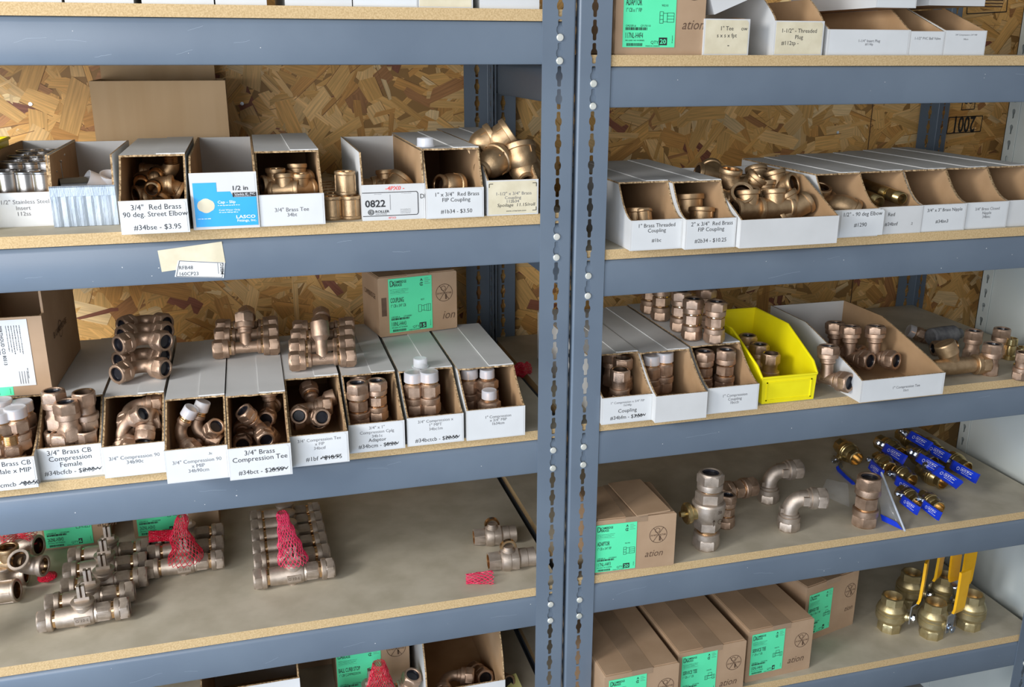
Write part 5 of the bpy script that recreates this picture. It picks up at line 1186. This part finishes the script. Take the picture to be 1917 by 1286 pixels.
# ---- bins of the third left shelf: contents
D = DL[2]
C = [('male', 34, 802, .035, None, 'capped male adapter standing at the front of the Male x MIP bin'), ('male_bare', 24, 846, .022, None, 'bare threaded adapter at the lip of the Male x MIP bin'), ('male', 46, 790, .075, None, 'capped adapter behind the front cap in the Male x MIP bin'),
     ('male', 5, 810, .03, None, 'capped adapter at the left wall of the Male x MIP bin'), ('male', 8, 787, .075, None, 'capped adapter in the second row of the Male x MIP bin'), ('male', 20, 778, .115, None, 'capped adapter deep in the Male x MIP bin'), ('male_bare', -4, 845, .02, None, 'threaded adapter at the picture edge in the Male x MIP bin'),
     ('fem', 128, 787, .030, None, 'bronze adapter standing tallest in the CB Compression Female bin'), ('fem', 104, 766, .065, None, 'bronze adapter behind the tall one at the left of the Female bin'), ('fem', 165, 768, .060, ez(180), 'bronze adapter upside down at the right of the Female bin'),
     ('fem', 123, 862, .018, None, 'bronze adapter low at the lip of the Female bin'), ('fem', 168, 856, .022, ez(180), 'bronze adapter at the front right of the Female bin'), ('fem', 102, 850, .050, None, 'bronze adapter at the front left of the Female bin'), ('fem', 150, 762, .105, None, 'dark bronze adapter deep in the Female bin'),
     ('elb', 226, 797, .035, aim((-.75, .45, -.5), (.35, -.7, -.4)), 'bronze elbow across the front of the 34b90c bin'), ('elb', 284, 766, .050, aim((.1, .5, .6), (.1, .6, -.3)), 'bronze elbow bending down at the right of the 34b90c bin'), ('elb', 281, 800, .055, aim((-.05, 1, .35), (1, 0, .2)), 'bronze elbow showing an open end at the front right of the 34b90c bin'), ('elb', 240, 757, .095, aim((0, .8, .3), (1, 0, 0)), 'bronze elbow deep in the 34b90c bin'),
     ('elbcap', 331, 806, .030, aim((-.55, .75, .45), (.35, 0, .75)), 'bronze elbow with white cap at the left of the 34b90cm bin'), ('elbcap', 378, 792, .045, aim((-.75, .35, .3), (.15, .1, .8)), 'bronze elbow with white cap at the right of the 34b90cm bin'), ('elb', 395, 825, .05, aim((.6, .6, .2), (.5, -.5, .6)), 'bronze elbow lying low in the 34b90cm bin'),
     ('tee34s', 484, 797, .035, aim((.2, -.9, -.15), (.55, .25, -.8)), 'bronze tee lying aslant at the front of the Brass Compression Tee bin'), ('tee34s', 510, 768, .10, aim((0, 0, 1), (.2, 1, 0)), 'bronze tee standing at the back of the Brass Compression Tee bin'), ('tee34s', 452, 815, .06, aim((.9, 0, .1), (0, 1, 0)), 'dark bronze tee low at the left of the Brass Compression Tee bin'),
     ('teefip', 590, 780, .045, aim((-1, -.25, -.1), (.45, -.9, .35)), 'bronze tee with plain branch at the front of the #1bf bin'), ('elb', 562, 764, .065, aim((.1, .9, -.1), (1, 0, 0)), 'bronze fitting facing out at the left of the #1bf bin'), ('teefip', 610, 755, .09, aim((1, 0, .3), (0, .8, .5)), 'dark bronze tee deep in the #1bf bin'),
     ('cpl1', 668, 757, .050, None, 'bronze coupling standing at the left of the #34bcm bin'), ('cpl34', 706, 748, .055, None, 'bronze coupling standing at the right of the #34bcm bin'), ('cpl34', 676, 725, .11, None, 'dark bronze coupling deep in the #34bcm bin'),
     ('male_long', 765, 737, .060, None, 'capped fitting at the left of the #34bctcb bin'), ('male_long', 804, 735, .052, None, 'capped fitting at the right of the #34bctcb bin'), 
     ('male_small', 916, 764, .028, None, 'small fitting with a white cap at the lip of the 1b34cm bin'), ('male_small', 912, 718, .075, None, 'fitting with a clear cap in the middle of the 1b34cm bin'), ('male_long', 878, 716, .090, None, 'dark capped fitting at the left wall of the 1b34cm bin')]
for key, px, py, Y, R_, lb in C:
    put_in(key, px, py, Y, lb, R_ if R_ is not None else spin(), 'fittings in the bins of the third left shelf', {'elb': .9, 'elbcap': .9, 'tee34s': .93}.get(key, 1.0))
mb = MB(); mb.lathe([(.0165, 0), (.0165, .001), (.0135, .0012), (.0132, .016), (.012, .0172), (.0004, .0174)], 'cap', None, 24)
o = link('thread_protector', mb.mesh('thread_protector'), None, at(787, 686, z=DL[2] + .1186)); tag(o, 'clear plastic thread cap left on top of the #34bctcb bin', 'thread protector')
# ---- L4: curb valves
D = DL[3]; G = 'curb stop valves in rows on the fourth left shelf'
def nz(R): return R
for i, (px, py, a, lb) in enumerate(((158, 1150, 3, 'bronze curb stop valve foremost in the left row'), (170, 1119, 3, 'bronze curb stop valve second from the front of the left row'), (197, 1090, 2, 'bronze curb stop valve third from the front of the left row'),
                                     (199, 1061, 2, 'bronze curb stop valve fourth from the front of the left row'), (206, 1034, 1, 'dark bronze curb stop valve fifth from the front of the left row'),
                                     (347, 1056, 2, 'bronze curb stop valve foremost in the middle pair, under red netting'), (349, 1028, 2, 'bronze curb stop valve behind the one under red netting'), (351, 1004, 2, 'dark bronze curb stop valve hindmost of the middle group'))):
    put('curb', at(px, py, z=D + .0225), lb, ez(0, 0, a), G, s=.97 if i < 5 else .93)
for i, (px, py, lb) in enumerate(((551, 1073, 'bronze curb stop valve foremost in the right row, under pink netting'), (547, 1044, 'bronze curb stop valve second in the right row'), (543, 1021, 'bronze curb stop valve third in the right row'), (540, 1000, 'dark bronze curb stop valve fourth in the right row'), (537, 981, 'dark bronze curb stop valve fifth in the right row'), (534, 964, 'dark bronze curb stop valve hindmost in the right row'))):
    put('curb1' if i else 'curb', at(px, py, z=D + .0225), lb, ez(0, 0, 2), 'curb stop valves in the right row of the fourth shelf', s=.98)
put('ball2', at(926, 1002, z=D + .022), 'dull bronze ball valve further from us, right end of the shelf', ez(0, 0, -4), s=1.02)
put('ball2', at(957, 1046, z=D + .022), 'dull bronze ball valve nearer us beside the post, right end of the shelf', ez(0, 0, -2), s=1.08)
# dark fittings at the left picture edge
for px, py, k, R_, lb in ((40, 1012, 'telbd', aim((1, .1, .2), (.1, -1, 0)), 'dark brass elbow topmost at the left picture edge'), (18, 1052, 'ttee', aim((0, 0, 1), (1, -.3, 0)), 'dark brass tee in the pile at the left edge'), (50, 1058, 'telbd', aim((-.9, .3, 0), (.4, -.6, .5)), 'dark elbow facing right in the pile at the left edge'),
                          (14, 1078, 'telbd', aim((-1, .1, 0), (0, -.3, 1)), 'plain bronze elbow low in the pile at the left edge'), (8, 1108, 'coupd', aim((1, -.15, .1)), 'bronze fitting lying nearest at the left picture edge'), (52, 1022, 'coupd', aim((1, -.4, .1)), 'dark coupling with a bright mouth behind the left edge pile')):
    put(k, at(px, py, z=D + (.06 if py < 1060 else .024)), lb, R_, s=1.15)
# netting -------------------------------------------------------------------------
def net(name, prof, n, mat, loc, label, rot=None, wire=.00045, jitter=.0012, kind='netting'):
    """knotted plastic net sleeve: diamond mesh wrapped on a profile of (radius, z, dx)"""
    rg = random.Random(int(abs(prof[0][0]) * 1e5)); bm = bmesh.new(); rings = []
    for j, (r, z, dx) in enumerate(prof):
        off = .5 * (j % 2); rings.append([bm.verts.new((dx + (r + rg.uniform(-jitter, jitter)) * cos(2 * pi * (i + off) / n), (r + rg.uniform(-jitter, jitter)) * sin(2 * pi * (i + off) / n), z + rg.uniform(-jitter, jitter) * .6)) for i in range(n)])
    for j in range(len(prof) - 1):
        for i in range(n):
            k = (i + 1) % n
            if j % 2 == 0: a, b, c, d = rings[j][i], rings[j][k], rings[j + 1][i], rings[j + 1][(i - 1) % n]; pairs = ((a, c), (a, d))
            else: a = rings[j][i]; pairs = ((a, rings[j + 1][i]), (a, rings[j + 1][k]))
            for u, v in pairs:
                if bm.edges.get((u, v)) is None: bm.edges.new((u, v))
    # turn the strands into little square wires
    out = MB()
    for e in bm.edges:
        a, b = e.verts[0].co, e.verts[1].co; d = (b - a)
        if d.length < 1e-6: continue
        X = T(*a) @ aim(d, (0, 0, 1) if abs(d.normalized().z) < .9 else (1, 0, 0)); L_ = d.length
        w = wire; out.add([(-w, -w, 0), (w, -w, 0), (w, w, 0), (-w, w, 0), (-w, -w, L_), (w, -w, L_), (w, w, L_), (-w, w, L_)], [(0, 1, 5, 4), (1, 2, 6, 5), (2, 3, 7, 6), (3, 0, 4, 7)], mat, X)
    bm.free(); o = link(name, out.mesh(name, False), None, loc)
    if rot is not None: o.rotation_euler = rot.to_euler()
    return tag(o, label, kind)
p = at(347, 1056, z=D + .0225) + V((0, 0, .012))
net('net_sleeve', [(.036 - .027 * (k / 16) ** .8 + .002 * sin(k), .0062 * k, .004 * sin(k * .5)) for k in range(17)], 20, 'red_net', p, 'red plastic netting draped over the valve of the middle pair', wire=.00048)
p = at(551, 1073, z=D + .0225) + V((0, .004, .026))
net('net_sleeve', [(.030 - .021 * (k / 17) ** .9 + .0015 * sin(k * 1.3), .0066 * k, -.0009 * k) for k in range(18)], 20, 'pink_net', p, 'pink plastic netting draped over the valve of the right row', wire=.00048)
p = at(898, 1082, z=D + .011)
net('net_sleeve', [(.0095 + .0045 * k / 9, -.028 + .0062 * k, 0) for k in range(10)], 11, 'pink_net', p, 'piece of pink netting lying at the front right of the shelf', aim((1, -.15, 0)), .00045)
p = at(88, 1078, z=D + .012)
net('net_sleeve', [(.018 * sin(pi * (k + 1) / 14), -.010 + .0014 * k, 0) for k in range(13)], 24, 'red_net', p, 'crumpled ball of red netting near the left edge pile', None, .00045)
p = at(303, 1003, z=D + .052)
net('net_sleeve', [(.011, -.026 + .004 * k, 0) for k in range(13)], 24, 'red_net', p, 'flat red netting tube lying across the middle valves', aim((1, .05, -.1)), .0006)
p = at(35, 1000, z=D + .085)
net('net_sleeve', [(.02 + .008 * sin(k * .7), -.03 + .005 * k, 0) for k in range(13)], 26, 'red_net', p, 'dark red netting over the fittings at the left picture edge', aim((1, .05, .1)), .00045)
p = at(971, 693, z=DL[2] + .014)
net('net_sleeve', [(.014 + .003 * sin(k), -.026 + .004 * k, 0) for k in range(14)], 22, 'red_net', p, 'red netting scrap in the gap beside the last bin of the third shelf', aim((1, .3, 0)), .0006)
# ---- L5
D = DL[4]
p = at(695, 1268, Y=.10); put('curb', V((p.x, p.y, p.z - .045)), 'bronze curb stop valve standing upright in view on the lowest left shelf', ez(0, 0, 0))
net('net_sleeve', [(.030 - .018 * (k / 16), .0042 * k, 0) for k in range(17)], 26, 'red_net', at(712, 1292, Y=.07), 'red netting beside the upright valve on the lowest left shelf', None, .00045)
put('cpl1', at(762, 1288, Y=.10), 'dark bronze fitting just left of the open carton on the lowest shelf', aim((.3, -.3, 1)))
put('elb', at(833, 1263, Y=.13), 'dark elbow at the left inside the open carton on the lowest shelf', aim((.3, 1, .2)))
put('cpl1', at(898, 1262, Y=.16), 'dark coupling facing us inside the open carton on the lowest shelf', aim((.1, -1, .4)))
put('cpl34', at(935, 1272, Y=.16), 'dark coupling at the right inside the open carton on the lowest shelf', aim((.4, -1, .4)))
mb = MB(); mb.box(-.035, .035, -.02, .02, 0, .0006, 'orange_paper'); o = link('paper_slip', mb.mesh('paper_slip', False), None, at(945, 1284, Y=.13)); o.rotation_euler = (rad(20), rad(-8), rad(5)); tag(o, 'pale yellow paper slip lying in the open carton', 'paper slip')
# ---- R2 contents
D = DR[1]; G = 'fittings in the bins of the second right shelf'
C = [('bell2', 1192, 414, .06, aim((.1, .3, 1)), 'dark reducer in the 1" Brass Threaded bin'), ('coup34', 1205, 412, .045, aim((0, .4, 1)), 'dark threaded coupling at the front of the 1" Brass Threaded bin'), ('bell', 1288, 392, .085, aim((0, .2, 1)), 'bell reducer standing in the 2" x 3/4" bin'), ('bell2', 1320, 410, .045, aim((.1, .2, 1)), 'bell reducer at the lip of the 2" x 3/4" bin'),
     ('ttee', 1318, 332, .16, aim((.2, .8, .4), (1, .3, 0)), 'brass tee at the top left of the heap in the wide tray'), ('telb', 1362, 350, .10, aim((-.6, .4, .1), (.3, -.3, .9)), 'brass elbow with a bright mouth at the left of the heap'), ('ttee', 1398, 356, .10, aim((.5, -.3, .8), (.2, .9, .1)), 'brass tee leaning in the middle of the heap'),
     ('telb', 1382, 376, .06, aim((.2, .7, -.5), (-.5, -.6, .5)), 'brass elbow facing front left in the heap'), ('ttee', 1401, 392, .035, aim((0, .2, 1), (1, .2, 0)), 'brass tee mouth up at the front left of the tray'), ('ttee', 1450, 390, .035, aim((0, .2, 1), (1, 0, 0)), 'brass tee mouth up at the front middle of the tray'),
     ('ttee', 1456, 352, .10, aim((.5, -.85, .35), (-.2, .3, .9)), 'brass tee on top at the right of the heap, two open ends showing'), ('ttee', 1510, 392, .035, aim((-.4, .3, .8), (.8, 0, .5)), 'brass tee lying at the front right of the tray'), ('telb', 1500, 380, .10, aim((0, .4, -1), (1, -.1, 0)), 'brass elbow near the right wall of the tray'), ('ttee', 1430, 372, .09, aim((0, .1, 1), (.4, 1, 0)), 'brass tee half buried in the middle of the tray'), ('telb', 1420, 345, .15, aim((0, -.5, -1), (.6, -.6, .2)), 'brass elbow at the back of the heap'),
     ('telbbig', 1594, 376, .060, aim((.2, -.6, .6), (.8, -.4, -.4)), 'large dull elbow lying in the 90 deg Elbow bin'), ('nip', 1612, 364, .10, aim((.0, -1, -.12)), 'long brass nipple at the left of the #34bnf bin'), ('nip', 1652, 359, .10, aim((.04, -1, -.10)), 'long brass nipple at the right of the #34bnf bin'), ('nip', 1628, 352, .14, aim((0, -1, -.06)), 'dark brass nipple behind in the #34bnf bin')]
for key, px, py, Y, R_, lb in C: put_in(key, px, py, Y, lb, R_, G, 1.25 if key in ('ttee', 'telb') else 1.0)
# ---- R3 contents
D = DR[2]; ZR = D + .1186
C = [('female', 1163, 690, .10)]
for key, px, py, Y, R_, lb in (('fem', 1160, 722, .035, ez(180), 'bronze adapter standing at the front of the #34bfm bin'), ('fem', 1165, 700, .07, ez(180), 'bronze adapter behind the front one of the #34bfm bin'), ('fem', 1146, 688, .10, None, 'dark adapter deep in the #34bfm bin'),
                               ('male_long', 1218, 702, .075, None, 'capped fitting at the left of the blank bin'), ('male_long', 1243, 695, .075, None, 'capped fitting at the right of the blank bin'),
                               ('cpl1', 1316, 694, .075, None, 'bronze coupling at the left inside the 1" Compression Coupling bin'), ('cpl1', 1357, 691, .065, None, 'bronze coupling at the right inside the 1" Compression Coupling bin'),
                               ('fem', 1441, 690, .090, ez(180), 'bronze adapter at the front of the yellow bin'), ('fem', 1420, 672, .14, None, 'bronze adapter behind the front one in the yellow bin'), ('fem', 1398, 655, .18, None, 'dark adapter at the back of the yellow bin')):
    put_in(key, px, py, Y, lb, R_ if R_ is not None else spin(), 'fittings in the bins of the third right shelf')
G = 'compression couplings standing on a bin lid'
for px, py, lb in ((1336, 640, 'bronze coupling at the front right on the bin lid'), (1294, 634, 'bronze coupling at the front left on the bin lid'), (1272, 618, 'pale bronze coupling behind the front pair on the bin lid'), (1236, 598, 'bronze coupling third row back on the bin lid'), (1216, 585, 'bronze coupling hindmost on the bin lid'), (1318, 612, 'dark bronze coupling half hidden behind the front pair on the lid')):
    p = at(px, py, z=ZR); put('cpl1', V((p.x, p.y, ZR + .044)), lb, ez(0, 0, RNG.uniform(-12, 12)), G)
# loose tee between yellow bin and tray
put('tee1', at(1548, 708, z=D + .030), 'bronze compression tee squeezed between the yellow bin and the wide bin', aim((0, .1, 1), (.35, -.9, 0)))
for px, py, Y, R_, lb in ((1636, 668, .12, aim((0, .1, 1), (.35, -.93, 0)), 'bronze tee standing at the right front of the Compression Tee bin'), (1590, 668, .14, aim((0, .1, 1), (.3, -.95, 0)), 'bronze tee in the middle of the Compression Tee bin'), (1560, 672, .19, aim((0, .1, 1), (.3, -.95, 0)), 'bronze tee at the left back of the Compression Tee bin')):
    put_in('tee1', px, py, Y, lb, R_, 'compression tees in the wide bin')
put('wye', at(1786, 685, z=D + .024), 'bronze wye fitting lying right of the wide bin, nut to the right', aim((0, .2, 1), (1, -.12, 0)))
for px, py, k, lb in ((1850, 700, 'fem', 'bronze adapter standing in front among the loose fittings at the right'), (1816, 672, 'fem', 'bronze adapter with a bright mouth behind the front loose one'), (1868, 668, 'fem', 'bronze adapter in the shaded rear of the loose fittings')):
    p = at(px, py, z=D); put(k, V((p.x, p.y, D + .036)), lb, ez(0, 0, 12), s=1.05 if py == 700 else 1.0)
for px, py, lb, g in ((1888, 672, 'yellow brass fitting standing upright near the right picture edge', 0), (1909, 690, 'yellow brass fitting in front at the right picture edge', 0)):
    p = at(px, py, z=D)
    mb = MB(); mb.lathe([(.0130, 0), (.0145, .001), (.0145, .010), (.0115, .012), (.0115, .026, 6), (.0110, .034), (.0140, .037), (.0140, .050), (.0125, .052), (.0105, .052), (.0100, .04, 0, 'bore'), (.0004, .04, 0, 'bore')], 'brass', None, 24)
    o = link('pipe_adapter', mb.mesh('pipe_adapter'), None, V((p.x, p.y, D))); tag(o, lb, 'pipe fitting')
put('fem', V((at(1909, 712, z=D).x, at(1909, 712, z=D).y, D + .0345)), 'bronze adapter nearest the shelf edge at the right picture edge', ez(180, 0, 20), s=.9)
put('male', at(1724, 627, z=D + .02), 'small bronze fitting behind the corner of the wide bin', aim((-.8, .3, .3)), s=.9)
put('male_bare', at(1768, 650, z=D + .02), 'threaded bronze fitting between the wye and the standing adapters', aim((1, -.2, .1)), s=.9)
# clear bagged dark fitting
mb = MB(); mb.lathe([(.018, -.04), (.022, -.036), (.023, 0), (.022, .034), (.016, .04), (.013, .048), (.013, .055), (.011, .055)], 'grey_ink', aim((1, .1, 0)), 24)
o = link('bagged_valve', mb.mesh('bagged_valve'), None, at(1765, 628, z=D + .024)); tag(o, 'dark grey wrapped fitting lying behind the bronze wye', 'pipe fitting')
# ---- R4 contents
D = DR[3]
p = at(1321, 1024, z=D); put('tall', V((p.x, p.y, D + .088)), 'tall bronze check valve standing upright, arrow cast on its body', ez(0, 0, 8))
p = at(1617, 981, z=D); put('cplbig', V((p.x, p.y, D + .0590)), 'large bronze compression coupling standing alone in the middle of the shelf', ez(0, 0, 20), s=1.04)
G = 'large bronze elbows on the fourth right shelf'
p = at(1475, 990, z=D); put('elbbig', V((p.x, p.y, D + .078)), 'large bronze elbow in front, nut down and nut pointing right', ez(0, 0, -18), G, s=.85)
p = at(1437, 938, z=D); put('elbbig', V((p.x, p.y, D + .078)), 'large bronze elbow further back, its nut pointing right under the beam', ez(0, 0, -5), G, s=.85)
p = at(1358, 985, z=D); put('cpl1', V((p.x, p.y, D + .040)), 'bronze fitting standing half behind the tall check valve', ez(0, 0, 0), s=.92)
p = at(1375, 960, z=D); put('cpl1', V((p.x, p.y, D + .060)), 'bronze coupling lying level behind the tall check valve', aim((1, .12, 0)), s=1.15)
G = 'blue lever ball valves at the right end of the fourth shelf'
up = lambda x, y, zx=0: aim((0, 0, 1), (x, y, 0))
C = [(1702, 930, .020, aim((.35, 0, 1), (-.10, -1, .0)), 'blue', 'yellow brass ball valve with blue lever, front left of the front pair', .98), (1742, 940, .020, aim((.35, .0, 1), (-.12, -1, .0)), 'blue', 'yellow brass ball valve with blue lever, nearest the shelf edge', .98),
     (1688, 888, .022, aim((.2, 0, 1), (.05, -1, 0)), 'blue', 'brass ball valve behind the large coupling, mouth to the right', 1.1), (1745, 890, .022, aim((1.2, 0, 1), (.12, -1, 0)), 'blue', 'brass ball valve with lever pointing right in the middle of the pile', 1.15),
     (1655, 868, .03, aim((.3, 0, 1), (-.3, -1, 0)), 'blue', 'brass ball valve facing us just right of the large coupling', 1.15), (1725, 855, .035, aim((.5, 0, 1), (.05, -1, 0)), 'blue', 'dark brass ball valve in the second row of the pile', 1.2),
     (1787, 865, .025, aim((.4, 0, 1), (.08, -1, 0)), 'blue', 'brass ball valve whose long blue lever reaches furthest right', 1.2), (1740, 838, .03, aim((.6, 0, 1), (.0, -1, 0)), 'blue', 'brass ball valve in the rear row under the beam', 1.2),
     (1665, 838, .03, aim((.5, 0, 1), (.0, -1, 0)), 'blue', 'dark brass ball valve in the rear row, left part', 1.2), (1705, 822, .035, aim((.8, 0, 1), (.0, -1, 0)), 'blue', 'dark brass ball valve hindmost of the pile', 1.2), (1588, 846, .03, aim((-.6, 0, 1), (-.1, -1, 0)), 'blue', 'dark brass ball valve mouth just below the beam', 1.2)]
for px, py, h, R_, k, lb, s in C: put(k, at(px, py, z=D + h), lb, R_, G, s=s)
# clear bag
def bag(pts, label, strip=True):
    """pts: world corner points of a crumpled clear bag (a pillow of two skins)"""
    rg = random.Random(3); a, b, c, d = pts; n = 10; mb = MB()
    for sgn in (1, -1):
        vs = []
        for j in range(n + 1):
            for i in range(n + 1):
                u, v = i / n, j / n; p = a * (1 - u) * (1 - v) + b * u * (1 - v) + c * u * v + d * (1 - u) * v
                bulge = .013 * sin(pi * u) * sin(pi * v) * sgn
                vs.append(p + V((0, -.6, .8)) * bulge + V((rg.uniform(-1, 1), rg.uniform(-1, 1), rg.uniform(-1, 1))) * .0012)
        fs = [(j * (n + 1) + i, j * (n + 1) + i + 1, (j + 1) * (n + 1) + i + 1, (j + 1) * (n + 1) + i) for j in range(n) for i in range(n)]
        mb.add(vs, fs, 'bag')
    o = link('plastic_bag', mb.mesh('plastic_bag', True, 3)); tag(o, label, 'plastic bag'); return o
Pb = [at(1652, 975, z=D + .003), at(1692, 992, z=D + .003), at(1651, 886, z=D + .090), at(1640, 900, z=D + .085)]
o = bag(Pb, 'clear zip bag with a blue printed band, beside the large coupling')
mb = MB(); mb.sweep([at(1650, 884, z=D + .093), at(1668, 930, z=D + .05), at(1694, 994, z=D + .004)], .0024, 'zip', 8); link('zip_seal', mb.mesh('zip_seal'), o)
mb = MB(); q = [at(1649, 974, z=D + .004), at(1688, 992, z=D + .004), at(1676, 977, z=D + .016), at(1646, 962, z=D + .016)]
mb.add([p + V((0, -.004, .002)) for p in q] + [p + V((0, -.0035, .001)) for p in q], [(0, 1, 2, 3), (7, 6, 5, 4), (0, 4, 5, 1), (1, 5, 6, 2), (2, 6, 7, 3), (3, 7, 4, 0)], 'blue_vinyl'); L_ = link('printed_band', mb.mesh('printed_band', False), o)
Pb = [at(1535, 925, z=D + .003), at(1590, 950, z=D + .003), at(1588, 905, z=D + .022), at(1548, 896, z=D + .018)]
bag(Pb, 'crumpled clear bag behind the elbows and the large coupling')
# ---- R5 contents: yellow lever valves standing on end
D = DR[4]; G = 'brass ball valves with yellow levers on the bottom right shelf'
for px, py, a, lb, s, k in ((1664, 1176, 42, 'pale brass ball valve standing at the front left, lever raised to the right', 1.0, 'yel'), (1742, 1188, 14, 'pale brass ball valve nearest us, broad yellow lever rising in front', 1.0, 'yel'), (1812, 1172, -170, 'pale brass ball valve standing rightmost, its lever turned away', 1.0, 'yel'),
                            (1700, 1130, 30, 'dark brass ball valve standing behind the left pair', 1.0, 'yel'), (1762, 1135, 5, 'dark brass ball valve standing behind the nearest one', 1.0, 'yel')):
    p = at(px, py, z=D); put(k, V((p.x, p.y, D + .047)), lb, ez(0, 0, a) @ aim((-1, 0, 0), (0, 0, 1)), G, s=s)
